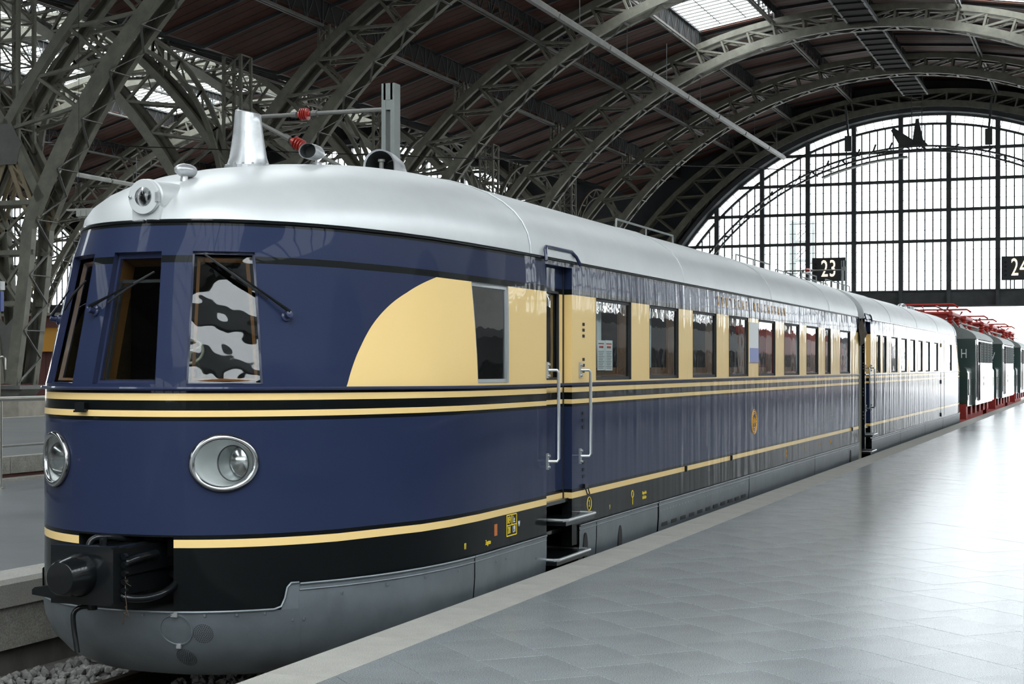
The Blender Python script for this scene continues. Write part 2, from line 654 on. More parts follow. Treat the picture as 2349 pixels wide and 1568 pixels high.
for y in (-.52, .52):
    m_.prism([(-.5, 1.0), (.5, 1.0), (.45, 3.4), (0, 3.0), (-.45, 3.4)], 'y', y - .02, y + .02)
    m_.prism([(-.5, 8.5), (.5, 8.5), (.68, 9.2), (.28, 9.9), (-.28, 9.9), (-.68, 9.2)], 'y', y * 1.14 - .02, y * 1.14 + .02)
ME_GUS = m_.mesh('gusset_plate', STEEL_L)
m_ = MB()
m_.bx(-.75, .75, -.75, .75, .82, .95)
m_.prism([(-.35, .5), (.35, .5), (.65, .82), (-.65, .82)], 'y', -.5, .5)
m_.bx(-.55, .55, -.6, .6, .42, .5)
ME_SHOE = m_.mesh('bearing_shoe', STEEL_L)
m_ = MB()
m_.bx(-.85, .85, -.95, .95, -.46, .42)
ME_PED = m_.mesh('concrete_pedestal', CONC_L)
m_ = MB()
for y in (-.5, .5):
    for s in (-1, 1):
        m_.bar((s * .1, y, 8.6), (s * 1.05, y, 6.3), .16, .05, up=(0, 1, 0))
        m_.bar((s * .42, y, 8.6), (s * 1.3, y, 6.6), .16, .05, up=(0, 1, 0))
        for q in range(4):
            a0, b0 = q / 4, (q + 1) / 4
            m_.bar((s * (.1 + .95 * a0), y, 8.6 - 2.3 * a0), (s * (.42 + .88 * b0), y, 8.6 - 2.0 * b0), .07, .03, up=(0, 1, 0))
ME_BRK = m_.mesh('lattice_bracket', BRACKET)
for hc in (0, 1):
    cx = COLX - 45 * hc
    for k, y in enumerate(RIB_Y):
        if hc == 0:
            lab = ['riveted column foot on a pale concrete pedestal behind the railing',
                   'second column between the halls, mostly hidden behind the railcar nose',
                   'third column between the halls, its post rising behind the chimney',
                   'fourth column between the halls, its post showing above the railcar roof',
                   'fifth column between the halls next to the dark end wall'][k]
            t = thing('hall_column', (cx, y, -.3), lab, 'column')
        else:
            t = thing('hall_column', (cx, y, -.3), ['first', 'second', 'third', 'fourth', 'fifth'][k] + ' riveted column from us in the farther row, deep in the left background', 'column', 'columns of the farther row')
        for nm, me in (('lattice_post', ME_POST), ('tie_frame', ME_TIE), ('gusset_plate', ME_GUS), ('bearing_shoe', ME_SHOE), ('concrete_pedestal', ME_PED), ('lattice_bracket', ME_BRK)):
            o = obj(nm, me, t, True)
            o.location = (0, 0, .3)

# arched lattice girders along the column rows
m_ = MB()
GL = BAY - .9
NA = 22
def ga(k, r0, zb):
    a = math.pi * k / NA
    return (0, -math.cos(a) * r0, zb + math.sin(a) * (5.6 if r0 < GL / 2 else 6.2))
for y0, y1 in (('i', GL / 2 - .75), ('o', GL / 2)):
    pts = [ga(k, y1, 8.4) for k in range(NA + 1)]
    for p, q in zip(pts[:-1], pts[1:]):
        m_.bar(p, q, .22, .10, up=(0, 0, 1))
for k in range(NA):
    m_.bar(ga(k, GL / 2 - .75, 8.4), ga(k + (1 if k % 2 else 0), GL / 2, 8.4), .08, .06, up=(1, 0, 0))
    m_.bar(ga(k + 1, GL / 2 - .75, 8.4), ga(k + (1 if k % 2 else 0), GL / 2, 8.4), .08, .06, up=(1, 0, 0))
ME_GA = m_.mesh('arched_girder', STEEL)
for hc in (0, 1):
    for k in range(5):
        ya = RIB_Y[k] + BAY / 2
        t = obj('arched_girder', ME_GA, None, label=['first', 'second', 'third', 'fourth', 'fifth'][k] + ' arched lattice girder from us along the ' + ('main column row' if hc == 0 else 'farther column row'), category='girder', group='arched girders along the column rows')
        t.location = (COLX - 45 * hc, ya, 0)

# purlin trusses: one mesh per depth, copied along the hall
def truss_mesh(L_, dep):
    a, b, c = MB(), MB(), MB()
    for z, m__ in ((0, b), (dep, a)):
        for s in (-1, 1):
            m__.bar((s * .09, 0, z), (s * .09, L_, z), .09, .11)
    n = 11
    for k in range(n):
        y0, y1 = L_ * k / n, L_ * (k + 1) / n
        ym = (y0 + y1) / 2
        c.bar((0, y0, 0), (0, ym, dep), .05, .05)
        c.bar((0, ym, dep), (0, y1, 0), .05, .05)
        if k % 2 == 0:
            c.bar((0, y0, 0), (0, y0, dep), .07, .07)
    return a.mesh('top_chord', RAFTER), b.mesh('bottom_chord', STEEL_L), c.mesh('lattice_web', RAFTER)


TR = truss_mesh(BAY - .08, 1.1)
m_ = MB()
for s in (-1, 1):
    for q in (.15, .65):
        m_.bx(s * .25 - .05, s * .25 + .05, q - .05, q + .05, -1.6, .1)
for k in range(3):
    m_.bar((-.25, .15, -1.6 + .55 * k), (.25, .15, -1.05 + .55 * k), .05, .03, up=(0, 1, 0))
    m_.bar((.25, .15, -1.6 + .55 * k), (-.25, .15, -1.05 + .55 * k), .05, .03, up=(0, 1, 0))
ME_STILT = m_.mesh('lattice_stilt', STEEL)
for hi, hx in enumerate(HALL_X[:2]):
    for j, (dx, zb, zt) in enumerate(PURL):
        for s in ((-1, 1) if dx else (1,)):
            if hi == 1 and s < 0 and j == 4:
                pass
            for y in [RIB_Y[0]] + RIB_Y[1:]:
                if hi == 0 and s > 0 and y < 70 and dx > 6:
                    continue            # out of the picture to the right
                od = ['crown', 'first', 'second', 'third', 'fourth'][j]
                wh = 'crown lattice purlin' if j == 0 else '%s lattice purlin %s of the crown' % (od, 'left' if s < 0 else 'right')
                bn = RIB_Y.index(y)
                wb = ['first and second arch', 'second and third arch', 'third and fourth arch', 'fourth and fifth arch', 'fifth arch and gable'][bn]
                lab = wh + (' in the main hall' if hi == 0 else ' in the neighbouring hall') + ' between ' + wb
                t = thing('purlin_truss', (hx + s * dx, y, zb), lab, 'truss', 'purlins of the main hall' if hi == 0 else 'purlins of the neighbouring hall')
                for nm, me in zip(('top_chord', 'bottom_chord', 'lattice_web'), TR):
                    obj(nm, me, t, True)
                if j == 4:
                    obj('lattice_stilt', ME_STILT, t, True)

# ------------------------------------------------------------------ ceilings
def pt(hx, s, dxz):
    return hx + s * dxz[0], dxz[1]


NB = 21
def board(mb, hx, s, pn, y0, y1, drop=.06):
    (xo, zo), (xi, zi) = [pt(hx, s, q) for q in PANELS[pn]]
    a, b = Vector((xo, 0, zo)), Vector((xi, 0, zi))
    n = Vector((-(zi - zo) * s, 0, -abs(xi - xo))).normalized()
    pts = []
    for y in (y0, y1):
        for e in (a, b):
            pts.append(e + n * drop + Vector((0, y, 0)))
    for y in (y0, y1):
        for e in (a, b):
            pts.append(e + n * .01 + Vector((0, y, 0)))
    mb.add(pts, ((0, 1, 3, 2), (4, 6, 7, 5), (0, 4, 5, 1), (2, 3, 7, 6), (0, 2, 6, 4), (1, 5, 7, 3)))


for hi, hx in enumerate(HALL_X):
    cl = MB()
    joined, raft = MB(), MB()
    single = []
    sky, skybar = [], MB()
    for bi in range(len(BAYS_Y) - 1):
        y0, y1 = BAYS_Y[bi], BAYS_Y[bi + 1]
        has_sky = y1 < SKY_END + 1
        for s in (-1, 1):
            for pn in range(5):
                (xo, zo), (xi, zi) = [pt(hx, s, q) for q in PANELS[pn]]
                up = .04
                lit = pn == SKYPANEL and has_sky and not (hi == 0 and s > 0 and y1 < SKY_EAST0 + 1 and bi > 1)
                lit = lit or (hi == 0 and s > 0 and bi < 2 and pn in (0, 1, 2, 3))
                lit = lit or (hi == 1 and 4 < bi < 9 and pn in (3, 4))
                if lit and hi < 2:
                    ym = min(y1, SKY_END) if hi == 0 else y1
                    n = 20 if (bi == 7 and hi == 0) else 1
                    for k in range(n):
                        ya, yb = y0 + (ym - y0) * k / n, y0 + (ym - y0) * (k + 1) / n
                        sky.append(((xo, ya, zo), (xi, ya, zi), (xi, yb, zi), (xo, yb, zo)))
                    for k in range(21):
                        y = y0 + (ym - y0) * k / 20
                        skybar.bar((xo, y, zo - .03), (xi, y, zi - .03), .04, .07)
                    for k in range(4):
                        t = k / 3
                        skybar.bar((xo + (xi - xo) * t, y0, zo + (zi - zo) * t), (xo + (xi - xo) * t, ym, zo + (zi - zo) * t), .04, .05)
                    continue
                cl.quad((xo, y0, zo + up), (xi, y0, zi + up), (xi, y1, zi + up), (xo, y1, zo + up))
                if bi >= 5 and hi < 2:
                    for k in range(NB):
                        a, b = y0 + (y1 - y0) * k / NB + .02, y0 + (y1 - y0) * (k + 1) / NB - .02
                        if hi == 0 and s < 0 and bi >= 6 and pn in (1, 2, 3):
                            m_ = MB(); board(m_, hx, s, pn, a, b); single.append(m_)
                        else:
                            board(joined, hx, s, pn, a, b)
                        if k % 4 == 1:
                            raft.bar((xo, a, zo - .12), (xi, a, zi - .12), .09, .16)
            # risers behind the purlins
            for j in range(4):
                pi = PANELS[j][1]; po = PANELS[j + 1][0]
                x = hx + s * pi[0]
                cl.quad((x, y0, pi[1]), (x, y1, pi[1]), (x, y1, po[1] + .04), (x, y0, po[1] + .04))
    c = cl.build('ceiling', ROOFDARK, kind='structure')
    if joined.v:
        joined.build('plank_field', BOARD, c, kind='stuff')
        raft.build('rafter_set', RAFTER, c, kind='stuff')
    for m_ in single:
        m_.build('plank', BOARD, c)
    if sky:
        skybar.build('glazing_bar_grid', STEEL_L, c)
        for q in sky:
            m_ = MB(); m_.quad(*q); m_.build('pane', SKYGLASS, c)

# ------------------------------------------------------------------ gable walls and the great window
RG, ZG = 22.15, -2.15
ZB0, ZB1 = 5.94, 7.09
ROWS = [ZB1, 10.73, 12.96, 15.13, 17.34]


def arcz(x, r=RG):
    return ZG + math.sqrt(max(r * r - x * x, 0)) if abs(x) < r else -3


def gable_meshes():
    w = MB()
    xs = np.linspace(-22.5, 22.5, 91)
    for a, b in zip(xs[:-1], xs[1:]):
        za, zb = max(arcz(a), -1), max(arcz(b), -1)
        w.quad((a, 0, za), (b, 0, zb), (b, 0, 23.5), (a, 0, 23.5))
        if za > -1 or zb > -1:
            w.quad((a, -1.2, za), (b, -1.2, zb), (b, 0, zb), (a, 0, za))
            w.quad((a, -1.2, za), (b, -1.2, zb), (b, -1.2, zb + .45), (a, -1.2, za + .45))
    bars = MB()
    MX = [1.7, 5.1, 8.5, 11.95, 15.45, 18.95]
    MX = sorted([-x for x in MX] + MX)
    mull = []
    for x in MX:
        if arcz(x) > ZB1 + .5:
            m1 = MB(); m1.bx(x - .17, x + .17, -.25, .2, ZB1, arcz(x)); mull.append(m1)
    tran = []
    for z in ROWS[1:]:
        h = math.sqrt(RG ** 2 - (z - ZG) ** 2)
        m1 = MB(); m1.bx(-h, h, -.2, .15, z - .11, z + .11); tran.append(m1)
    arc = MB()
    RI = RG - .75
    A = [a for a in np.linspace(-66, 66, 90)]
    for r, th in ((RI, .16), (RG - .05, .2)):
        pts = [(r * math.sin(R(a)), -.05, ZG + r * math.cos(R(a))) for a in A]
        for p, q in zip(pts[:-1], pts[1:]):
            if min(p[2], q[2]) > ZB1 - .4:
                arc.bar(p, q, .3, th, up=(0, 0, 1))
    for a in np.arange(-64, 65, 1.7):
        p, q = [(r * math.sin(R(a)), -.05, ZG + r * math.cos(R(a))) for r in (RI, RG)]
        if p[2] > ZB1:
            arc.bar(p, q, .045, .05, up=(0, 1, 0))
    thin = MB()
    lines = []
    for a, b in zip(MX[:-1], MX[1:]):
        lines.append(a)
        for k in range(5):
            x = a + .17 + (b - a - .34) * (k + .5) / 5 + (0)
            x = a + (b - a) * (k + 1) / 6
            lines.append(x)
            if arcz(x, RI) > ZB1:
                thin.bx(x - .045, x + .045, -.1, .02, ZB1, arcz(x, RI))
    lines.append(MX[-1])
    for x in np.arange(-22, 22.1, .62):
        if abs(x) > 18.95 and arcz(x, RI) > ZB1:
            thin.bx(x - .035, x + .035, -.08, .02, ZB1, arcz(x, RI)); lines.append(x)
    for z in np.arange(ZB1 + .74, 18, .74):
        h2 = RI ** 2 - (z - ZG) ** 2
        if h2 > 0:
            h = math.sqrt(h2)
            thin.bx(-h, h, -.015, .0, z - .018, z + .018)
    lines = sorted(set(lines))
    panes = []
    for a, b in zip(lines[:-1], lines[1:]):
        for k, z0 in enumerate(ROWS):
            z1 = ROWS[k + 1] if k + 1 < len(ROWS) else 30
            ta, tb = min(z1, arcz(a, RI)), min(z1, arcz(b, RI))
            if max(ta, tb) > z0 + .05:
                panes.append(((a, 0, z0), (b, 0, z0), (b, 0, max(tb, z0)), (a, 0, max(ta, z0))))
    for a, b in zip(np.arange(-64, 63, 3.4), np.arange(-60.6, 66.4, 3.4)):
        if min(ZG + RI * math.cos(R(a)), ZG + RI * math.cos(R(b))) > ZB1 - .3:
            panes.append(tuple((r * math.sin(R(t)), .0, ZG + r * math.cos(R(t))) for r, t in ((RI, a), (RI, b), (RG, b), (RG, a))))
    beam = MB()
    beam.bx(-22.5, 22.5, -.15, .25, ZB0, ZB1)
    beam.bx(-22.5, 22.5, -.55, .25, ZB0 - .04, ZB0 + .06)
    beam.bx(-22.5, 22.5, -.45, .25, ZB1 - .04, ZB1 + .06)
    for x in MX:
        beam.bx(x - .12, x + .12, -.4, -.15, ZB0, ZB1)
        beam.prism([(x - 1.2, ZB1 - .1), (x + 1.2, ZB1 - .1), (x + .5, ZB1 - .45), (x - .5, ZB1 - .45)], 'y', -.22, -.15)
    return w, mull, tran, arc, thin, panes, beam


w, mull, tran, arc, thin, panes, beam = gable_meshes()
ME_W, ME_ARC, ME_THIN, ME_BEAM = w.mesh('gable_plate', WALLD), arc.mesh('arched_bar', STEEL_D), thin.mesh('glazing_bar', STEEL_D), beam.mesh('lintel_girder', STEEL_D)
ME_MULL, ME_TRAN = [q.mesh('mullion', STEEL_D) for q in mull], [q.mesh('transom', STEEL_D) for q in tran]
pj = MB()
for q in panes:
    pj.quad(*q)
ME_PJ = pj.mesh('glass_sheet', GLASS)
for hi, hx in enumerate(HALL_X):
    o = obj('wall_north', ME_W, None, kind='structure'); o.location = (hx, GABLE_Y, 0)
    wn = thing('window_%d' % (hi + 1), (hx, GABLE_Y, 0), None, None, kind='structure')
    for nm, ms in (('mullion', ME_MULL), ('transom', ME_TRAN), ('arched_bar', [ME_ARC]), ('glazing_bar_set', [ME_THIN]), ('lintel_girder', [ME_BEAM])):
        for me in ms:
            obj(nm, me, wn, True)
    if hi == 0:
        rest = MB()
        for q in panes:
            if max(p[0] for p in q) < 8.0:
                m_ = MB(); m_.quad(*q); m_.build('pane', GLASS, wn, local=True)
            else:
                rest.quad(*q)
        rest.build('pane_field', GLASS, wn, local=True, kind='stuff')
    else:
        obj('pane_field', ME_PJ, wn, True, kind='stuff')

# ------------------------------------------------------------------ other outer walls
m_ = MB()
m_.bx(EAST_X, EAST_X + .4, SOUTH_Y, 59.0, 4.2, 15.0)
m_.bx(EAST_X, EAST_X + .4, 59.0, GABLE_Y, 11.0, 15.0)
for k in range(9):
    m_.bx(EAST_X, EAST_X + .4, 59.0 + 7.1 * k, 60.2 + 7.1 * k, 3.6, 11.0)
we = m_.build('wall_east', WALLC, kind='structure')  # unseen pale wall, added to bounce soft light onto the railcar
m_ = MB(); m_.bx(EAST_X - .3, EAST_X + .4, SOUTH_Y, GABLE_Y, -.8, 3.6); m_.bx(EAST_X - .3, EAST_X + .4, SOUTH_Y, 59, 3.6, 4.2); m_.build('added_dark_base', WALLB, we)  # unseen dark base, added for the railcar's lower flank to mirror
for k in range(6):
    y = -22 + 14.62 * k
    m_ = MB(); m_.bx(EAST_X - .5, EAST_X, y - .6, y + .6, 0, 12.6); m_.build('added_pilaster', WALLC, we)  # pilasters and dark arches added for variety in the railcar's reflections
    m_ = MB()
    m_.prism([(y + 3 + 4.3 + 4.3 * math.cos(a), 6.5 + (4.0 * math.sin(a) if a < 3.2 else 0)) for a in np.linspace(0, math.pi, 14)], 'x', EAST_X - .12, EAST_X - .02); m_.build('added_arch_panel', WALLB, we)
m_ = MB(); m_.bx(HALL_X[0] + 22.5, HALL_X[0] + 22.8, SOUTH_Y, GABLE_Y, 14.6, 15.2)
m_.bx(HALL_X[0] + 22.5, EAST_X + .4, GABLE_Y, GABLE_Y + .3, -.8, 3.6); m_.bx(HALL_X[0] + 22.5, EAST_X + .4, GABLE_Y, GABLE_Y + .3, 12.4, 15.2)
m_.build('wall_added_aisle', WALLB, kind='structure')  # unseen walls belonging to the added glazed aisle
wn = thing('window_4', (14, 40, 12.8), None, None, kind='structure')  # unseen glazed aisle, added to light the railcar's flank and windows
m_ = MB()
m_.quad((9.5, GABLE_Y + .15, 3.6), (EAST_X, GABLE_Y + .15, 3.6), (EAST_X, GABLE_Y + .15, 12.6), (9.5, GABLE_Y + .15, 12.6)); m_.build('pane', GLASS, wn)
for k in range(8):
    m_ = MB(); ya, yb = 60.2 + 7.1 * k, 66.1 + 7.1 * k
    m_.quad((EAST_X + .2, ya, 3.6), (EAST_X + .2, yb, 3.6), (EAST_X + .2, yb, 11), (EAST_X + .2, ya, 11)); m_.build('pane', GLASS, wn)
m_ = MB()
for x in np.arange(9.5, EAST_X, 1.2):
    m_.bx(x - .06, x + .06, GABLE_Y, GABLE_Y + .3, 3.6, 12.5)
for z in (5.4, 7.2, 9.0, 10.8):
    m_.bx(9.5, EAST_X, GABLE_Y, GABLE_Y + .3, z - .06, z + .06)
    m_.bx(EAST_X + .1, EAST_X + .3, 60, GABLE_Y, z - .06, z + .06)
for y in np.arange(60.2, GABLE_Y, 1.42):
    m_.bx(EAST_X + .1, EAST_X + .3, y - .05, y + .05, 3.6, 11)
m_.build('glazing_bar_grid', STEEL_D, wn)
m_ = MB(); m_.quad((9.5, SOUTH_Y, 15), (EAST_X, SOUTH_Y, 15), (EAST_X, GABLE_Y, 15), (9.5, GABLE_Y, 15)); m_.build('pane', GLASS, wn)
m_ = MB()
for k in range(int((GABLE_Y - SOUTH_Y) / 2.4)):
    m_.bx(9.5, EAST_X, SOUTH_Y + 2.4 * k - .12, SOUTH_Y + 2.4 * k + .12, 14.5, 14.98)
m_.build('glazing_bar_grid', STEEL_D, wn)
m_ = MB()
m_.bx(-126, EAST_X, SOUTH_Y - .4, SOUTH_Y, -.8, 9.0)
m_.bx(-126, EAST_X, SOUTH_Y - .4, SOUTH_Y, 15.0, 23.5)
m_.bx(-126, -31, SOUTH_Y - .4, SOUTH_Y, 4.0, 15.0)
m_.bx(5, EAST_X, SOUTH_Y - .4, SOUTH_Y, 4.0, 15.0)
for x in (-25, -19, -13, -7, -1):
    m_.bx(x - .4, x + .4, SOUTH_Y - .4, SOUTH_Y, 4.0, 15.0)
m_.build('wall_south', WALLC, kind='structure')
wn = thing('window_5', (-13, SOUTH_Y, 4), None, None, kind='structure')
for xa, xb in ((-31, -25.4), (-24.6, -19.4), (-18.6, -13.4), (-12.6, -7.4), (-6.6, -1.4), (-.6, 5)):
    m_ = MB(); m_.quad((xa, SOUTH_Y - .2, 9), (xb, SOUTH_Y - .2, 9), (xb, SOUTH_Y - .2, 15), (xa, SOUTH_Y - .2, 15)); m_.build('pane', GLASS, wn)
m_ = MB(); m_.bx(-126, -125.5, SOUTH_Y, GABLE_Y, -.8, 16); m_.build('wall_west', WALLC, kind='structure')
# ================================================================== GROUND, PLATFORMS, TRACK
KX0, KX1 = -4.17, -3.77
NEAR = -6.0
FAR = 134.0
# right platform: bed, kerb stones, tiles
m_ = MB()
m_.bx(KX0 + .02, 4.8, SOUTH_Y, FAR, -.8, -.035)
m_.bx(8.8, EAST_X, SOUTH_Y, FAR, -.8, -.035)
m_.bx(4.8, 8.8, SOUTH_Y, FAR, -.9, -.72)
fl = m_.build('floor', JOINT, kind='structure')
m_ = MB(); m_.bx(0, .4 - .0, 0, 1.19, -.22, 0)
ME_K = MB()
_k = [(0, -.22), (.40, -.22), (.40, 0), (.025, 0), (0, -.025)]
ME_K.prism(_k, 'y', 0, 1.194)
ME_K = ME_K.mesh('kerb_stone', KERB)
for k in range(90):
    o = obj('kerb_stone', ME_K, fl)
    o.location = (KX0, NEAR + 1.2 * k, 0)
m_ = MB(); m_.prism([(KX0 + x, z) for x, z in _k], 'y', NEAR + 108.0, FAR); m_.prism([(KX0 + x, z) for x, z in _k], 'y', SOUTH_Y, NEAR - .006)
m_.build('kerb_run', KERB, fl)
# diagonal granite tiles .62 x .42, rows stepped; direction along (1,-1)
TL, TW = .62, .42
ua, ub = Vector((.7071, -.7071, 0)), Vector((.7071, .7071, 0))
g = .0016
ME_T = MB()
_c = [(g, g), (TL - g, g), (TL - g, TW - g), (g, TW - g)]
pts = [ua * a + ub * b for a, b in _c]
e = .002
pi_ = [ua * a + ub * b for a, b in ((g + e, g + e), (TL - g - e, g + e), (TL - g - e, TW - g - e), (g + e, TW - g - e))]
ME_T.add([p + Vector((0, 0, -.002)) for p in pts] + list(pi_) + [p + Vector((0, 0, -.034)) for p in pts],
         ((4, 5, 6, 7), (0, 1, 5, 4), (1, 2, 6, 5), (2, 3, 7, 6), (3, 0, 4, 7), (8, 9, 1, 0), (9, 10, 2, 1), (10, 11, 3, 2), (11, 8, 0, 3)))
base_v, base_f = list(ME_T.v), list(ME_T.f)
ME_T = ME_T.mesh('tile', TILE)
field = MB()
cand = []
ox, oy = -1.277, 10.098
for row in range(-70, 190):
    sh = (row * .42) % TL
    for col in range(-190, 80):
        p = Vector((ox, oy, 0)) + ub * (row * TW) + ua * (col * TL + sh)
        cs = [p + ua * a + ub * b for a, b in ((0, 0), (TL, 0), (TL, TW), (0, TW))]
        x0, x1 = min(c.x for c in cs), max(c.x for c in cs)
        y0, y1 = min(c.y for c in cs), max(c.y for c in cs)
        if x1 < KX1 + .004 or x0 > 4.75 or y1 < -4 or y0 > 95:
            continue
        if x0 < KX1 + .004:      # cut along the kerb
            poly = cs
            out = []
            lim = KX1 + .004
            for i in range(4):
                a, b = poly[i], poly[(i + 1) % 4]
                if a.x >= lim:
                    out.append(a)
                if (a.x - lim) * (b.x - lim) < 0:
                    t = (lim - a.x) / (b.x - a.x)
                    out.append(a.lerp(b, t))
            if len(out) >= 3:
                cen = sum(out, Vector()) / len(out)
                q = [cen + (o_ - cen) * .99 for o_ in out]
                n = len(q)
                field.add([(v.x, v.y, 0) for v in q] + [(v.x, v.y, -.034) for v in q], [tuple(range(n))] + [(i, n + i, n + (i + 1) % n, (i + 1) % n) for i in range(n)])
            continue
        # distance ranking only for what the lens sees
        d = p.y * math.cos(THETA) - p.x * math.sin(THETA)
        r = p.y * math.sin(THETA) + p.x * math.cos(THETA)
        vis = d > 1 and abs(r / d * F_PX) < 1190 and CAM_Z * F_PX / d < 745
        cand.append((d if vis else 1e6 + d, p))
cand.sort(key=lambda c: c[0])
for i, (d, p) in enumerate(cand):
    if i < 300:
        o = obj('tile', ME_T, fl)
        o.location = (p.x, p.y, random.uniform(-.0008, .0008))
    else:
        dz = random.uniform(-.0008, .0008)
        o0 = len(field.v)
        field.v += [(v[0] + p.x, v[1] + p.y, v[2] + dz) for v in base_v]
        field.f += [tuple(k + o0 for k in f) for f in base_f]
        field.m += [0] * len(base_f)
field.build('tile_field', TILE, fl, kind='stuff')
m_ = MB(); m_.bx(KX1 + .004, 4.8, 94.5, FAR, -.034, -.001); m_.bx(8.8, EAST_X, SOUTH_Y, FAR, -.034, -.002); m_.bx(KX1 + .004, 4.8, SOUTH_Y, -3.5, -.034, -.002)
m_.build('paving_beyond', TILE, fl)

# left platform with its own kerb, stone blocks and stained wall
LK = -7.73
m_ = MB(); m_.bx(-14.35, LK - .41, SOUTH_Y, FAR, -.8, 0)
pl = m_.build('platform_left', mat('asphalt_platform', (.135, .145, .15), rough=.38, var=.18, vscale=.8, speck=(120, .2)), kind='structure')
m_ = MB(); m_.prism([(LK, -.20), (LK - .40, -.20), (LK - .40, .004), (LK - .03, .004), (LK, -.03)], 'y', 0, 1.59)
ME_LK = m_.mesh('kerb_stone', KERB)
m_ = MB(); m_.bx(LK - .35, LK - .02, 0, 1.585, -.52, -.20)
ME_LB = m_.mesh('stone_block', STONE)
for k in range(24):
    o = obj('kerb_stone', ME_LK, pl); o.location = (0, 4.0 + 1.6 * k, 0)
    o = obj('stone_block', ME_LB, pl); o.location = (0, 4.5 + 1.6 * k, 0)
m_ = MB(); m_.bx(LK - .5, LK - .07, SOUTH_Y, FAR, -.85, -.5)
m_.bx(LK - .4, LK, 42.4, FAR, -.52, .004)
m_.build('foundation_wall', CONCRETE, pl)
# raised platform further left
m_ = MB(); m_.bx(-25.5, -14.6, SOUTH_Y, FAR, -.8, .33)
pr = m_.build('platform_raised', mat('raised_paving', (.14, .145, .145), rough=.4, var=.15, vscale=.7, speck=(110, .15)), kind='structure')
m_ = MB(); m_.bx(-14.62, -14.45, 0, 1.98, .10, .335)
ME_RB = m_.mesh('stone_block', STONE)
m_ = MB(); m_.bx(-14.52, -14.33, SOUTH_Y, FAR, .0, .045)
m_.build('kerb_strip', KERB, pr)
m_ = MB(); m_.bx(-14.6, -14.5, SOUTH_Y, FAR, .04, .11)
m_.build('brown_strip', MAROON, pr)  # brown strip set back below the edge blocks
m_ = MB(); m_.bx(-25.6, -25.3, SOUTH_Y, FAR, .2, .345)
m_.build('edge_strip', KERB, pr)
for k in range(30):
    o = obj('stone_block', ME_RB, pr); o.location = (0, 6 + 2.0 * k, 0)
m_ = MB(); m_.bx(-126, -25.4, SOUTH_Y, FAR, -1.0, -.45)
m_.build('ground_left', mat('far_floor', (.13, .13, .125), rough=.6, var=.15), kind='structure')
# outdoors
m_ = MB(); m_.quad((-400, FAR, -.9), (400, FAR, -.9), (400, 900, -.9), (-400, 900, -.9)); m_.quad((EAST_X, -200, -.9), (400, -200, -.9), (400, FAR, -.9), (EAST_X, FAR, -.9))
m_.build('ground_outside', OUTSIDE, kind='structure')

# track bed, rails, sleepers
m_ = MB(); m_.bx(LK - .2, KX0 + .1, SOUTH_Y, 160, -1.0, -.72)
tb = m_.build('track_bed', BALLAST, kind='structure')
XC = -5.70
RAILTOP = -.55
for s in (-1, 1):
    m_ = MB()
    x = XC + s * .75
    m_.prism([(x - .07, -.72), (x + .07, -.72), (x + .02, -.69), (x + .015, -.59), (x + .036, -.58), (x + .036, RAILTOP), (x - .036, RAILTOP), (x - .036, -.58), (x - .015, -.59), (x - .02, -.69)], 'y', 2, 140)
    m_.build('rail', RAIL, label=('right' if s > 0 else 'left') + ' running rail under the railcar, half hidden in the trench', category='rail')
# loose ballast stones under the nose
st = MB()
ico = [(0, 0, 1), (.89, 0, .45), (.28, .85, .45), (-.72, .53, .45), (-.72, -.53, .45), (.28, -.85, .45), (.72, .53, -.45), (-.28, .85, -.45), (-.89, 0, -.45), (-.28, -.85, -.45), (.72, -.53, -.45), (0, 0, -1)]
icf = [(0, 1, 2), (0, 2, 3), (0, 3, 4), (0, 4, 5), (0, 5, 1), (1, 6, 2), (2, 7, 3), (3, 8, 4), (4, 9, 5), (5, 10, 1), (6, 7, 2), (7, 8, 3), (8, 9, 4), (9, 10, 5), (10, 6, 1), (11, 7, 6), (11, 8, 7), (11, 9, 8), (11, 10, 9), (11, 6, 10)]
rnd = random.Random(3)
for k in range(5200):
    x, y = rnd.uniform(-7.6, -4.3), rnd.uniform(6.2, 13.5)
    if min(abs(x - XC - .75), abs(x - XC + .75)) < .13:
        continue
    r = rnd.uniform(.018, .046)
    sc = [r * rnd.uniform(.7, 1.3) for _ in range(3)]
    a = rnd.uniform(0, 6.28)
    z = -.715 + rnd.uniform(0, .03) + .05 * max(0, math.sin(x * 3 + y * 2))
    pts = []
    for p in ico:
        q = [p[i] * sc[i] * rnd.uniform(.8, 1.15) for i in range(3)]
        pts.append((x + q[0] * math.cos(a) - q[1] * math.sin(a), y + q[0] * math.sin(a) + q[1] * math.cos(a), z + q[2]))
    st.add(pts, icf)
st.build('ballast_stones', mat('ballast_stone', (.17, .165, .155), rough=.85, var=.4, vscale=9), label='loose grey ballast stones on the track bed under the nose', category='ballast', kind='stuff')

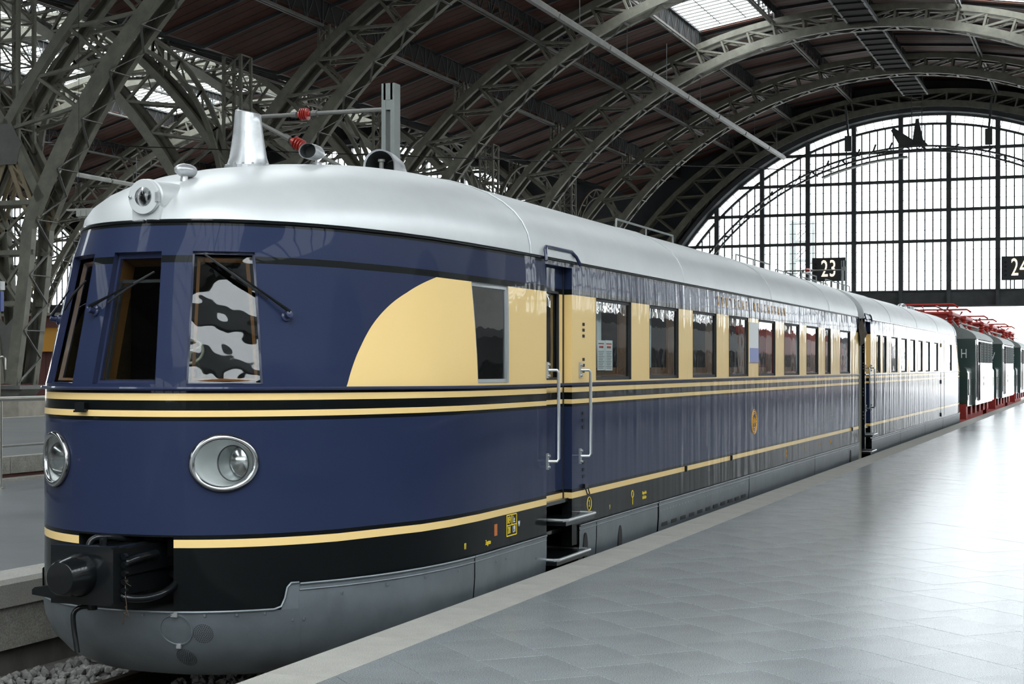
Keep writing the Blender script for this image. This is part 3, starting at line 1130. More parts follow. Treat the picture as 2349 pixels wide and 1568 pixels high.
# ------------------------------------------------------------------ railing on the left platform
RX = -13.66
t = thing('railing', (RX, 16.8, 0), 'stainless steel tube railing on the left platform behind the railcar nose', 'railing')
m_ = MB(); m_.tube([(RX, 2, 1.17), (RX, 46, 1.17)], .034, 10); m_.build('top_rail', INOX, t, smooth=40)
m_ = MB(); m_.tube([(RX, 2, .55), (RX, 46, .55)], .017, 8); m_.build('middle_rail', INOX, t, smooth=40)
for k in range(-6, 13):
    y = 16.8 + 2.4 * k
    if y < 2:
        continue
    m_ = MB(); m_.tube([(RX, y, 0), (RX, y, 1.16)], .028, 10)
    p = m_.build('post', INOX, t, smooth=40)
    m_ = MB(); m_.lathe([(.085, 0), (.085, .012), (.05, .014)], 16, c=(RX, y, .001))
    for q in range(4):
        m_.lathe([(.012, .012), (.012, .03)], 6, c=(RX + .062 * math.cos(q * 1.57 + .78), y + .062 * math.sin(q * 1.57 + .78), .001))
    m_.build('base_flange', INOX, p)
# hooped handrail and info board by the column
t = thing('handrail_hoop', (-33.85, 41.6, -.45), 'slim hooped tube handrail in front of the column foot', 'handrail')
m_ = MB(); m_.tube([(-33.85, 41.6, -.45), (-33.85, 41.6, 1.8)] + [(-33.85 + .12 - .12 * math.cos(a), 41.6, 1.8 + .12 * math.sin(a)) for a in np.linspace(.3, 3.1, 8)] + [(-33.61, 41.6, 1.5)], .03, 8)
m_.build('tube', INOX, t, smooth=40)
t = thing('information_board', (-33.6, 40.2, -.45), 'blue information board with a white header at the far left edge', 'sign')
m_ = MB(); m_.bx(-34.6, -32.62, 40.15, 40.3, 3.33, 3.95); m_.build('panel', BLUE_S, t)
m_ = MB(); m_.bx(-34.6, -32.6, 40.13, 40.32, 4.0, 4.27); m_.build('header', WHITE_P, t)
text('lettering', 'E', (-32.72, 40.12, 4.13), .22, FRONT, SIGNB, t)
m_ = MB(); m_.bx(-33.9, -33.8, 40.18, 40.28, -.45, 4.1); m_.build('post', INOX, t)
# orange beam and maroon shed behind the railing
t = thing('trackside_shed', (-43, 56.0, -.45), 'maroon and tan boarded shed under a flaking orange beam', 'shed')
sx0, sx1, sy = -52.0, -33.0, 56.0
m_ = MB(); m_.bx(sx0, sx1, sy, sy + .5, 2.24, 3.29); m_.build('orange_beam', ORANGE_B, t)
m_ = MB(); m_.bx(sx0, sx1, sy - .1, sy + .6, 3.29, 3.78); m_.build('upper_fascia', MAROON, t)
m_ = MB(); m_.bx(sx0, sx1 + .2, sy - .25, sy + .7, 3.78, 3.9); m_.build('cap_rail', STEEL, t)
m_ = MB(); m_.bx(sx0, -47.9, sy + .3, sy + .45, -.45, 2.3); m_.build('tan_panel', TAN, t)
x = -47.9
while x < -42.8:
    m_ = MB(); m_.bx(x + .01, x + .5, sy + .25, sy + .4, -.45, 2.3); m_.build('board', MAROON, t)
    x += .51
m_ = MB(); m_.bx(-42.75, sx1, sy + .3, sy + .45, -.45, 2.3); m_.build('tan_panel', TAN, t)

# ------------------------------------------------------------------ catenary masts with red insulators
def insulator_tube(p, q, parent, f0=.30, f1=.42, r=.03):
    p, q = Vector(p), Vector(q)
    m_ = MB(); m_.tube([p, p.lerp(q, f0 - .02)], r, 8); m_.tube([p.lerp(q, f1 + .02), q], r, 8)
    m_.tube([p.lerp(q, f0 - .05), p.lerp(q, f0 - .01)], r * 1.5, 8); m_.tube([p.lerp(q, f1 + .01), p.lerp(q, f1 + .05)], r * 1.5, 8)
    o = m_.build('cantilever_tube', STEEL_L, parent, smooth=40)
    m_ = MB()
    n = 25
    m_.tube([p.lerp(q, f0 + (f1 - f0) * i / (n - 1)) for i in range(n)], [(.035 if (i < 5 or i > n - 5 or i % 4 in (0, 1)) else .085) for i in range(n)], 12)
    m_.build('insulator', RED_INS, o)


def mast(y, label):
    x = -9.0
    t = thing('catenary_mast', (x, y, 0), label, 'mast')
    top, w = 5.35, .13
    m_ = MB()
    for s in (-1, 1):
        m_.bx(x + s * w / 2 - .03, x + s * w / 2 + .03, y - .09, y + .09, 0, top)
    m_.build('channel_leg', LOCO_GREY, t)
    for z in np.arange(.5, top, .9):
        for yy in (y - .075, y + .075):
            m_ = MB(); m_.bx(x - w / 2, x + w / 2, yy - .01, yy + .01, z, z + .18); m_.build('batten_plate', LOCO_GREY, t)
    m_ = MB(); m_.bx(x - w / 2, x + w / 2, y - .09, y + .09, top - .22, top); m_.build('head_plate', LOCO_GREY, t)
    insulator_tube((x - 2.15, y, 5.03), (x - .1, y, 5.02), t, .37, .46)
    insulator_tube((x - 2.1, y, 5.0), (x - .1, y, 3.95), t, .30, .41)
    return t


mast(18.9, 'grey channel mast with red insulator arms behind the railcar roof cowl')
mast(56.2, 'distant grey mast with a cantilever arm in front of the number 23 sign')

# ------------------------------------------------------------------ suspended lamps, pipes, signs
for x, z, y0, y1, lab in ((-22.5, 16.7, 42, 113.5, 'long pale lighting trunking hung under the arches towards the gable'), (-67.5, 14.9, 44, 115, 'lighting trunking of the neighbouring hall seen left of the roof headlamp')):
    t = thing('lighting_trunking', (x, y0, z), lab, 'lighting')
    y = y0
    while y < y1 - 1:
        m_ = MB(); ye = min(y + 7.2, y1); m_.prism([(x - .16, z + .1), (x - .1, z - .1), (x + .1, z - .1), (x + .16, z + .1)], 'y', y + .05, ye - .05)
        m_.bx(x - .06, x + .06, y + .02, ye - .02, z + .1, z + .2)
        m_.build('trunking_section', STEEL_L, t)
        y += 7.3
    m_ = MB()
    for y in np.arange(y0 + 3, y1, 14.62 / 2):
        m_.tube([(x, y, z + .2), (x, y, z + 2.2)], .02, 5)
    m_.build('hanger_set', STEEL_D, t)
t = thing('lamp_bank', (-30.3, 41.25, 6.3), 'small bank of three pale lamp boxes left of the railcar nose', 'lamp')
for k in range(3):
    m_ = MB(); m_.bx(-30.42 + .19 * k, -30.25 + .19 * k, 41.0, 41.5, 6.3, 6.5); m_.bx(-30.4 + .19 * k, -30.27 + .19 * k, 41.05, 41.45, 6.27, 6.3); m_.build('lamp_box', LAMPW, t)
m_ = MB(); m_.bx(-30.9, -29.85, 41.15, 41.35, 6.5, 6.56); m_.build('carrier', LAMPW, t)
m_ = MB(); m_.tube([(-30.5, 41.25, 6.5), (-30.5, 41.25, 17)], .008, 4); m_.build('hanger', BLACK_M, t)


def track_sign(x0, x1, z0, z1, txt, lab, y=116.6, dx=0):
    t = thing('track_sign', ((x0 + x1) / 2, y, z0), lab, 'sign')
    m_ = MB(); m_.bx(x0, x1, y, y + .35, z0, z1); m_.build('box', SIGNB, t)
    m_ = MB()
    for k in range(4):
        m_.lathe([(.1, 0), (.1, .05)], 12, M=Matrix.Rotation(R(90), 3, 'X'), c=(x0 + .27, y, z0 + .35 + .3 * k))
    m_.build('signal_lens', RUBBER, t)
    m_ = MB()
    for sx in (-.6, .6):
        m_.bar(((x0 + x1) / 2 + sx, y + .2, z0 - .7), ((x0 + x1) / 2 + sx, y + .2, z0), .08, .08)
    m_.build('support', STEEL_D, t)
    text('digits', txt, ((x0 + x1) / 2 + dx, y - .03, (z0 + z1) / 2), 1.75, FRONT, DIGIT, t, sx=.62, space=1.1, extrude=.02)


track_sign(-21.03, -18.59, 7.9, 9.63, '23', 'dark track sign with lit number 23 on the great gable window')
track_sign(-7.59, -5.2, 7.73, 9.42, '24', 'dark track sign with lit number 24 cut by the right edge')
track_sign(-31.4, -28.91, 7.9, 9.62, '22', 'track sign number 22 mostly hidden behind the railcar roof')
track_sign(-68.9, -66.5, 7.9, 9.63, '17', 'distant track sign with a lit 1 behind the lattice leg', dx=.0)
m_ = MB(); m_.bx(-27.93, -27.32, 116.6, 116.9, 8.3, 9.63); m_.bar((-27.6, 116.8, 7.1), (-27.6, 116.8, 8.3), .08, .08)
m_.build('signal_box', SIGNB, label='small dark signal box standing right of the hidden sign', category='signal')

# inspection gantry and ladder under the gable crown
t = thing('inspection_gantry', (-13, 113, 17), 'curved inspection gantry with ladder hanging below the gable crown', 'gantry')
GR = 19.2
m_ = MB()
A = np.linspace(-58, 58, 70)
for r in (GR, GR - .35):
    pts = [(-13 + r * math.sin(R(a)), 113, ZG + r * math.cos(R(a))) for a in A]
    for p, q in zip(pts[:-1], pts[1:]):
        m_.bar(p, q, .2, .12)
for i, a in enumerate(A[:-1]):
    r0, r1 = (GR, GR - .35) if i % 2 else (GR - .35, GR)
    m_.bar((-13 + r0 * math.sin(R(a)), 113, ZG + r0 * math.cos(R(a))), (-13 + r1 * math.sin(R(A[i + 1])), 113, ZG + r1 * math.cos(R(A[i + 1]))), .05, .05)
    if i % 2:
        rr = GR + random.uniform(-.6, .5)
        m_.bar((-13 + GR * math.sin(R(a)), 113.1, ZG + GR * math.cos(R(a))), (-13 + rr * math.sin(R(a + .8)), 113.1, ZG + rr * math.cos(R(a + .8))), .12, .12)
m_.build('arched_rail', STEEL_D, t)
m_ = MB()
for s in (-.35, .35):
    m_.bar((-13 + s, 112.6, 16.6), (-13 + s, 112.6, 21.2), .06, .06)
for z in np.arange(16.8, 21.2, .3):
    m_.bar((-13.35, 112.6, z), (-12.65, 112.6, z), .04, .04)
m_.build('ladder', STEEL_D, t)
m_ = MB(); m_.prism([(-14.2, 17.1), (-12.2, 17.0), (-12.6, 17.5), (-12.9, 18.9), (-13.1, 18.9), (-13.3, 17.5), (-14.6, 18.4), (-14.8, 18.2)], 'y', 112.7, 112.95)
m_.build('trolley', STEEL_D, t)
m_ = MB()
pts = [(-13 + (GR - .75) * math.sin(R(a)), 112.8, ZG + (GR - .75) * math.cos(R(a))) for a in np.linspace(-21, -2, 14)]
for p, q in zip(pts[:-1], pts[1:]):
    m_.bar(p, q, .7, .12)
m_.build('walkway', LOCO_GREY, t)
for s in (-1, 1):
    m_ = MB(); m_.bx(-13 + s * 4.8 - .24, -13 + s * 4.8 + .24, 112.8, 113.1, 16.9, 18.0); m_.bar((-13 + s * 4.8, 113, 18.0), (-13 + s * 5.0, 113, 20.2), .15, .15); m_.build('hanger_arm', STEEL_D, t)
# crown catwalk in the roof
t = thing('crown_catwalk', (-13, 60, 20.6), 'narrow catwalk running under the crown of the roof', 'catwalk')
m_ = MB()
for s in (-1, 1):
    m_.bx(-13 + s * .8 - .06, -13 + s * .8 + .06, 60, 112, 20.45, 20.65)
m_.build('side_beam', STEEL_D, t)
m_ = MB(); m_.bx(-13.8, -12.2, 60, 112, 20.5, 20.54); m_.build('deck', ROOFDARK, t)
for y in np.arange(60, 112, 1.6):
    m_ = MB(); m_.bx(-13.8, -12.2, y, y + .06, 20.42, 20.5); m_.build('cross_tread', ROOFDARK, t)
# thin span wires
for p, q, lab in (((-52, 52, 11.5), (-10, 60, 9.0), 'thin span wire crossing behind the nose from the left column'),):
    m_ = MB(); m_.tube([p, q], .02, 5); m_.build('span_wire', BLACK_M, label=lab, category='wire')
# lattice light tower outside the gable
t = thing('light_tower', (-30, 150, -.9), 'pale lattice tower outdoors behind the gable glass', 'tower')
m_ = MB()
tx, ty = -28.0, 150
for sx in (-1, 1):
    for sy_ in (-1, 1):
        m_.bar((tx + sx * .9, ty + sy_ * .9, -.9), (tx + sx * .9, ty + sy_ * .9, 15.5), .25, .25)
for k in range(9):
    z = -.9 + 1.8 * k
    for s in (-1, 1):
        m_.bar((tx - .9, ty + s * .9, z), (tx + .9, ty + s * .9, z + 1.8), .1, .1)
        m_.bar((tx - .9, ty + s * .9, z + 1.8), (tx + .9, ty + s * .9, z + 1.8), .14, .14)
m_.build('tower_frame', LOCO_GREY, t)
# ================================================================== RAILCAR
NEXP = 2.2
ZK = [-.36, -.34, -.27, -.15, -.03, .10, .30, 1.45, 2.27, 2.47]
TK = [.45, .36, .22, .09, .03, 0, 0, 0, .17, .27]
EK = [2.4] * 8 + [3.3, 3.4]
WK = [1.15, 1.22, 1.32, 1.40, 1.44, 1.45, 1.45, 1.45, 1.45, 1.44]
ROOF_H = .68


def prof(z):
    return float(np.interp(z, ZK, TK)), float(np.interp(z, ZK, EK)), float(np.interp(z, ZK, WK))


def rise(s, zl):
    k = min(1, max(0, 1 - s / 3.0))
    k = k * k * (3 - 2 * k)
    return k * float(np.interp(zl, [1.2, 1.45, 2.2, 2.5], [0, .012, .045, .045]))


def pt_a(a, zl):
    t, E, w = prof(zl)
    sg = 1 if a >= 0 else -1
    a = R(min(abs(a), 90))
    dx = w * math.sin(a) ** (2 / NEXP)
    s = t + (E - t) * (1 - math.cos(a) ** (2 / NEXP))
    return Vector((sg * dx, s, zl + rise(s, zl)))


def pt_s(s, zl, side=1):
    t, E, w = prof(zl)
    if s >= E:
        dx = w
    else:
        q = min(1, max(0, (E - s) / (E - t)))
        dx = w * (1 - q ** NEXP) ** (1 / NEXP)
    return Vector((side * dx, s, zl + rise(s, zl)))


def pt_roof(st, h, side=1):
    """point on the roof dome above a gutter station; h = 0 gutter .. 1 crown"""
    base = stpt(st, 2.47, side)
    E = 3.45
    sc_n = (1 - h ** 1.9) ** .5 if h < 1 else 0
    sc_w = (1 - h ** 2.25) ** (1 / 2.25) if h < 1 else 0
    s = base.y if base.y >= E else E - (E - base.y) * sc_n
    return Vector((base.x * sc_w, s, 2.47 + (base.z - 2.47) * (1 - h) + ROOF_H * h))


def stpt(st, zl, side=1):
    if st[0] == 'a':
        a = float(np.interp(zl, [1.48, 2.27], [st[1], st[2]]))
        return pt_a(side * a, zl) if a > 1e-6 else pt_a(0, zl)
    return pt_s(st[1], zl, side)


def nrm(a, zl, d=.6):
    u = pt_a(a + d, zl) - pt_a(a - d, zl)
    v = pt_a(a, zl + .02) - pt_a(a, zl - .02)
    n = u.cross(v).normalized()
    return n, u.normalized()


# ---------------------------------------------------------------- livery
def livery():
    m, nt, b = nodes('railcar_livery')
    L = nt.links
    N = nt.nodes.new
    uv = N('ShaderNodeUVMap')
    sp = N('ShaderNodeSeparateXYZ')
    L.new(uv.outputs[0], sp.inputs[0])
    S, Z = sp.outputs[0], sp.outputs[1]

    def math_(op, a, b_=None):
        n = N('ShaderNodeMath')
        n.operation = op
        for i, q in enumerate((a, b_)):
            if q is None:
                continue
            if isinstance(q, (int, float)):
                n.inputs[i].default_value = q
            else:
                L.new(q, n.inputs[i])
        return n.outputs[0]

    def mixc(fac, c1, c2):
        n = N('ShaderNodeMix')
        n.data_type = 'RGBA'
        L.new(fac, n.inputs[0])
        for i, c in ((6, c1), (7, c2)):
            if isinstance(c, tuple):
                n.inputs[i].default_value = (*c, 1)
            else:
                L.new(c, n.inputs[i])
        return n.outputs[2]

    BLU, YEL, BLK = (.0185, .0265, .062), (.80, .57, .245), (.004, .005, .0055)

    def band(z0, z1):
        return math_('MULTIPLY', math_('GREATER_THAN', Z, z0), math_('LESS_THAN', Z, z1))
    # window-zone polynomial
    q = math_('SUBTRACT', Z, 1.455)
    p = 3.00157
    for c in (-2.22705, 1.14361, .46899, .80956):
        p = math_('ADD', math_('MULTIPLY', q, p), c)
    yel_zone = math_('MULTIPLY', band(1.447, 2.2), math_('GREATER_THAN', S, p))
    noise = N('ShaderNodeTexNoise')
    noise.inputs['Scale'].default_value = 2.0
    noise.inputs['Detail'].default_value = 5
    L.new(uv.outputs[0], noise.inputs['Vector'])
    blue = mixc(noise.outputs['Fac'], tuple(c * .92 for c in BLU), tuple(c * 1.1 for c in BLU))
    col = mixc(yel_zone, blue, YEL)
    for z0, z1, c in ((-1, .495, BLK), (.545, .572, BLK), (.495, .545, YEL), (1.264, 1.288, BLK), (1.288, 1.325, YEL), (1.325, 1.384, BLK), (1.384, 1.425, YEL), (1.425, 1.447, BLK), (2.2, 2.245, BLK), (2.438, 2.6, BLK)):
        col = mixc(band(z0, z1), col, c)
    L.new(col, b.inputs['Base Color'])
    setp(b, rough=.4, coat=.55, coatr=.03, spec=.05, coati=1.2)
    # sheet-metal waviness, stronger on the long side panels
    mp = N('ShaderNodeMapping')
    mp.inputs['Scale'].default_value = (3.2, .3, 1)
    L.new(uv.outputs[0], mp.inputs['Vector'])
    n2 = N('ShaderNodeTexNoise')
    n2.inputs['Scale'].default_value = 1.6
    n2.inputs['Detail'].default_value = 1.5
    L.new(mp.outputs[0], n2.inputs['Vector'])
    n4 = N('ShaderNodeTexNoise')
    n4.inputs['Scale'].default_value = 2.4
    n4.inputs['Detail'].default_value = 1
    L.new(uv.outputs[0], n4.inputs['Vector'])
    hgt = math_('ADD', n2.outputs['Fac'], math_('MULTIPLY', n4.outputs['Fac'], .1))
    rmp = N('ShaderNodeMapRange')
    rmp.inputs[1].default_value = 2.0
    rmp.inputs[2].default_value = 7.0
    rmp.inputs[3].default_value = .025
    rmp.inputs[4].default_value = .40
    L.new(S, rmp.inputs[0])
    bp = N('ShaderNodeBump')
    bp.inputs['Distance'].default_value = .02
    L.new(rmp.outputs[0], bp.inputs['Strength'])
    L.new(hgt, bp.inputs['Height'])
    L.new(bp.outputs['Normal'], b.inputs['Normal'])
    L.new(bp.outputs['Normal'], b.inputs['Coat Normal'])
    return m


LIVERY = livery()
CLEAR = glass('headlamp_glass', (.97, .98, .98))
A_ST = [(0, 0), (4, 3), (7.5, 5.5), (11.9, 9.5), (14.6, 12.5), (18.6, 15.7), (23, 19), (27.2, 22.2), (31.4, 25.5), (36, 31), (42, 37), (48, 43)]
LV = [.10, .30, .50, .56, .78, 1.01, 1.24, 1.48, 1.66, 1.84, 2.02, 2.20, 2.27, 2.36, 2.42, 2.47]
J = {round(z, 2): i for i, z in enumerate(LV)}


def build_car(root, y0, dn, length, wins, doors, detail):
    """root: the car's Empty; wins/doors: (s0, s1) openings on the platform side"""
    def W(p):
        return (XC + p[0], y0 + dn * p[1], p[2])
    flip = dn < 0
    ss = [1.45, 1.8]
    marks = sorted(set([round(q, 3) for w_ in wins for q in w_[:2]] + [round(q, 3) for d in doors for q in d]))
    ss = [q for q in ss if q < marks[0] - .05]
    ss += marks + [length]
    # fill wide gaps
    full = []
    for a, b in zip(ss[:-1], ss[1:]):
        full.append(a)
        n = int((b - a) / 1.3)
        for k in range(n):
            full.append(a + (b - a) * (k + 1) / (n + 1))
    full.append(ss[-1])
    STR = [('a', *q) for q in A_ST] + [('s', q) for q in full]
    NA_ = len(A_ST)
    sidx = {round(q, 3): NA_ + i for i, q in enumerate(full)}

    def is_open(side, i, j):
        z = LV[j]
        if i < NA_ - 1:
            a = A_ST[i][0]
            if detail and a < 11 and z < .55:
                return True
            if detail and 14 < a < 31 and .77 < z < 1.23:
                return True
            if 1.47 < z < 2.26 and (a < 7 or 14 < a < 31):
                return True
            return False
        if i < NA_ or side < 0:
            return False
        s = STR[i][1]
        for w_ in wins:
            if w_[0] - .001 <= s < w_[1] - .001 and 1.47 < z < 2.19:
                return True
        for d in doors:
            if d[0] - .001 <= s < d[1] - .001 and z < 2.41:
                return True
        return False

    body = MB()
    body.uv = []
    for side in (1, -1):
        g = {}
        for i, st in enumerate(STR):
            for j, z in enumerate(LV):
                p = stpt(st, z, side)
                g[i, j] = len(body.v)
                body.v.append(W(p))
                body.uv.append((p.y, z))
        for i in range(len(STR) - 1):
            for j in range(len(LV) - 1):
                if is_open(side, i, j):
                    continue
                q = (g[i, j], g[i + 1, j], g[i + 1, j + 1], g[i, j + 1])
                body.f.append(q if side > 0 else q[::-1])
                body.m.append(0)
    # end wall
    if True:
        o = len(body.v)
        for x, z in ((-1.45, .1), (1.45, .1), (1.45, 2.47), (-1.45, 2.47)):
            body.v.append(W((x, length, z)))
            body.uv.append((length, .2))
        body.f.append((o, o + 1, o + 2, o + 3)); body.m.append(0)
    # headlamp patches
    if detail:
        for side in (1, -1):
            ca, cz, ha, hz = 23.0, 1.01, 8.4, .23
            n = 40
            o = len(body.v)
            for k in range(n):
                f = 2 * math.pi * k / n + math.pi / 4
                c, s_ = math.cos(f), math.sin(f)
                mx = max(abs(c), abs(s_))
                for (u, v) in ((c / mx, s_ / mx), (c * .868, s_ * .735)):
                    p = pt_a(side * (ca + u * ha), cz + v * hz)
                    body.v.append(W(p))
                    body.uv.append((p.y, cz + v * hz))
            for k in range(n):
                l = (k + 1) % n
                q = (o + 2 * k, o + 2 * l, o + 2 * l + 1, o + 2 * k + 1)
                body.f.append(q if side > 0 else q[::-1]); body.m.append(0)
    ob = body.build('body_shell', LIVERY, root, smooth=True, flip=flip)

    # roof
    rf = MB()
    HS = [0, .12, .25, .38, .5, .62, .73, .82, .9, .96, 1.0]
    rst = [q for q in STR if q[0] == 'a' or q[1] > 1.0]
    for side in (1, -1):
        g = {}
        for i, st in enumerate(rst):
            for j, h in enumerate(HS):
                g[i, j] = len(rf.v)
                rf.v.append(W(pt_roof(st, h, side)))
        for i in range(len(rst) - 1):
            for j in range(len(HS) - 1):
                q = (g[i, j], g[i + 1, j], g[i + 1, j + 1], g[i, j + 1])
                rf.f.append(q if side > 0 else q[::-1]); rf.m.append(0)
    n = 16
    o = len(rf.v)
    hs = [k / n for k in range(n + 1)]
    for side in (-1, 1):
        for h in (hs if side < 0 else hs[::-1]):
            rf.v.append(W(pt_roof(('s', length), h, side)))
    rf.f.append(tuple(range(o, len(rf.v)))); rf.m.append(0)
    roof = rf.build('roof', ALU, root, smooth=50, flip=flip)
    # gutter line and seams
    m = MB()
    for side in (1, -1):
        m.tube([W(stpt(st, 2.47, side) + Vector((side * .008, -.004, 0))) for st in rst], .011, 6)
    m.build('rain_gutter', BLACK, root, smooth=40)
    for s in (3.35, 8.0, 12.5, 17.0):
        m = MB()
        pts = [W(pt_roof(('s', s), h, -1) + Vector((0, 0, .003))) for h in HS] + [W(pt_roof(('s', s), h, 1) + Vector((0, 0, .003))) for h in HS[::-1]]
        m.tube(pts, .006, 5)
        m.build('roof_seam', ALU, roof)
    # belt moulding under the windscreens
    m = MB()
    for side in (1, -1):
        m.tube([W(stpt(st, 1.452, side) + Vector((side * .01 * (1 if k else 0), -.012 if st[0] == 'a' else 0, 0))) for k, st in enumerate(STR)], .012, 6)
    m.build('belt_moulding', LIVERY_BLUE, root, smooth=40)

    # ---- glazing
    def opening(side, i0, i1, j0, j1, name, frame=RUBBER, depth=.045, jamb=None, parent=None, ins=.028, flat=False):
        P = {}
        for i in range(i0, i1 + 1):
            for j in range(j0, j1 + 1):
                P[i, j] = stpt(STR[i], LV[j], side)
        u = P[i1, j0] - P[i0, j0]
        v = P[i0, j1] - P[i0, j0]
        nn = u.cross(v).normalized() * side
        loop = [(i, j0) for i in range(i0, i1)] + [(i1, j) for j in range(j0, j1)] + [(i, j1) for i in range(i1, i0, -1)] + [(i0, j) for j in range(j1, j0, -1)]
        C_ = sum((P[k] for k in loop), Vector()) / len(loop)
        wdt, hgt = u.length, v.length
        ud, vd = u.normalized(), v.normalized()

        def inset(p, d):
            r_ = p - C_
            a, b_ = r_.dot(ud), r_.dot(vd)
            return p - ud * (d if a > 0 else -d) * min(1, abs(a) / (wdt * .35)) - vd * (d if b_ > 0 else -d) * min(1, abs(b_) / (hgt * .42))
        fr = MB()
        A_ = [P[k] + nn * .004 for k in loop]
        B_ = [p - nn * depth for p in A_]
        C2 = [inset(p, ins) for p in B_]
        D_ = [p - nn * .012 for p in C2]
        n_ = len(loop)
        for ra, rb in ((A_, B_), (B_, C2), (C2, D_)):
            for k in range(n_):
                l = (k + 1) % n_
                fr.quad(W(ra[k]), W(ra[l]), W(rb[l]), W(rb[k]))
        f_ = fr.build(name, frame, parent or root)
        pn = MB()
        o_ = {}
        if flat:
            pn.quad(*[W(P[k] - nn * (depth + .02)) for k in ((i0, j0), (i1, j0), (i1, j1), (i0, j1))])
            P = {}
        for key, p in P.items():
            q = inset(p, .01) - nn * (depth + .006)
            o_[key] = len(pn.v)
            pn.v.append(W(q))
        for i in range(i0, i1 if P else i0):
            for j in range(j0, j1):
                pn.f.append((o_[i, j], o_[i + 1, j], o_[i + 1, j + 1], o_[i, j + 1])); pn.m.append(0)
        pn.build('pane', CARGLASS, f_, smooth=True)
        if jamb:
            jm = MB()
            E1 = [inset(p, .03) - nn * (depth + .03) for p in A_]
            E2 = [inset(p, .05) - nn * (depth + jamb) for p in A_]
            E3 = [inset(p, .11 if ins > .02 else .038) - nn * (depth + jamb) for p in A_]
            for ra, rb in ((E1, E2), (E2, E3)):
                for k in range(n_):
                    l = (k + 1) % n_
                    jm.quad(W(ra[k]), W(ra[l]), W(rb[l]), W(rb[k]))
            jm.build('wooden_jamb', WOOD, f_)
        return f_

    i75 = [k for k, q in enumerate(A_ST) if q[0] == 7.5][0]
    i146 = [k for k, q in enumerate(A_ST) if q[0] == 14.6][0]
    i314 = [k for k, q in enumerate(A_ST) if q[0] == 31.4][0]
    j0, j1, j2 = J[1.48], J[2.27], J[2.2]
    # centre windscreen spans both halves
    if detail:
        al0, al1 = A_ST[i75]
        P4 = [pt_a(-al0, 1.48), pt_a(al0, 1.48), pt_a(al1, 2.27), pt_a(-al1, 2.27)]
        nn = (P4[1] - P4[0]).cross(P4[3] - P4[0]).normalized()
        C_ = sum(P4, Vector()) / 4
        fr = MB()
        A_ = [p + nn * .004 for p in P4]; B_ = [p - nn * .05 for p in A_]; C2 = [C_ - nn * .046 + (p - C_) * .93 for p in P4]; D_ = [p - nn * .03 for p in C2]
        for ra, rb in ((A_, B_), (B_, C2), (C2, D_)):
            for k in range(4):
                l = (k + 1) % 4
                fr.quad(W(ra[k]), W(ra[l]), W(rb[l]), W(rb[k]))
        f_ = fr.build('windscreen_frame', LIVERY_BLUE, root)
        pn = MB(); pn.quad(*[W(p - nn * .05) for p in P4]); pn.build('pane', CARGLASS, f_)
        jm = MB()
        E1 = [C_ + (p - C_) * .95 - nn * .08 for p in P4]; E2 = [C_ + (p - C_) * .90 - nn * .2 for p in P4]
        for k in range(4):
            l = (k + 1) % 4
            jm.quad(W(E1[k]), W(E1[l]), W(E2[l]), W(E2[k]))
        jm.build('wooden_jamb', WOOD, f_)
        sf = MB()
        S4 = [P4[0].lerp(P4[3], t_) * (1 - k) + P4[1].lerp(P4[2], t_) * k - nn * .085 for t_, k in ((.04, .08), (.04, .93), (.80, .93), (.80, .08))]
        for k in range(4):
            l = (k + 1) % 4
            sf.bar(W(S4[k]), W(S4[l]), .02, .02)
        sf.build('inner_sash', RUBBER, f_)
    for side in (1, -1):
        opening(side, i146, i314, j0, j1, 'windscreen_frame', LIVERY_BLUE, .03, .05, ins=.012, flat=True)
    for k, w_ in enumerate(wins):
        f_ = opening(1, sidx[round(w_[0], 3)], sidx[round(w_[1], 3)], j0, j2, 'window_frame', HANDLE if (detail and k == 0) else RUBBER, .014, .09 if w_[2] is not None else None)
        if w_[2] is not None:
            cm = MB()
            n = 26
            r0, r1 = w_[2:4]
            xs_ = [w_[0] + .05 + (w_[1] - w_[0] - .1) * (r0 + (r1 - r0) * q / n) for q in range(n + 1)]
            for q in range(n):
                xa, xb = [1.25 + .012 * math.cos(p_ * 2.4) + .006 * math.cos(p_ * 5.1 + k) for p_ in (q, q + 1)]
                cm.quad(W((xa, xs_[q], 1.44)), W((xb, xs_[q + 1], 1.44)), W((xb, xs_[q + 1], 2.2)), W((xa, xs_[q], 2.2)))
            cm.build('curtain', CURT_REFL if (len(w_) > 4) else CURTAIN, f_, smooth=True)
    # ---- doors
    for d in doors:
        s0, s1 = d
        dm = MB(); dm.uv = []
        sx_ = [s0, s0 + .11, s1 - .13, s1]
        zs_ = [.50, 1.5, 2.21, 2.42]
        X_ = 1.375
        ix = {}
        for a, s in enumerate(sx_):
            for b_, z in enumerate(zs_):
                ix[a, b_] = len(dm.v); dm.v.append(W((X_, s, z))); dm.uv.append((s, z))
        for a in range(3):
            for b_ in range(3):
                if (a, b_) != (1, 1):
                    dm.f.append((ix[a, b_], ix[a + 1, b_], ix[a + 1, b_ + 1], ix[a, b_ + 1])); dm.m.append(0)
        dr = dm.build('door', LIVERY, root, flip=flip)
        pm = MB(); pm.quad(*[W((X_ - .02, s, z)) for s, z in ((sx_[1], 1.5), (sx_[2], 1.5), (sx_[2], 2.21), (sx_[1], 2.21))]); pm.build('pane', CARGLASS, dr)
        gm = MB()
        for (sa, za), (sb, zb) in (((sx_[1], 1.5), (sx_[2], 1.5)), ((sx_[2], 1.5), (sx_[2], 2.21)), ((sx_[2], 2.21), (sx_[1], 2.21)), ((sx_[1], 2.21), (sx_[1], 1.5))):
            gm.bar(W((X_ - .005, sa, za)), W((X_ - .005, sb, zb)), .016, .02)
        gm.build('gasket', RUBBER, dr)
        rm = MB(); rm.uv = []
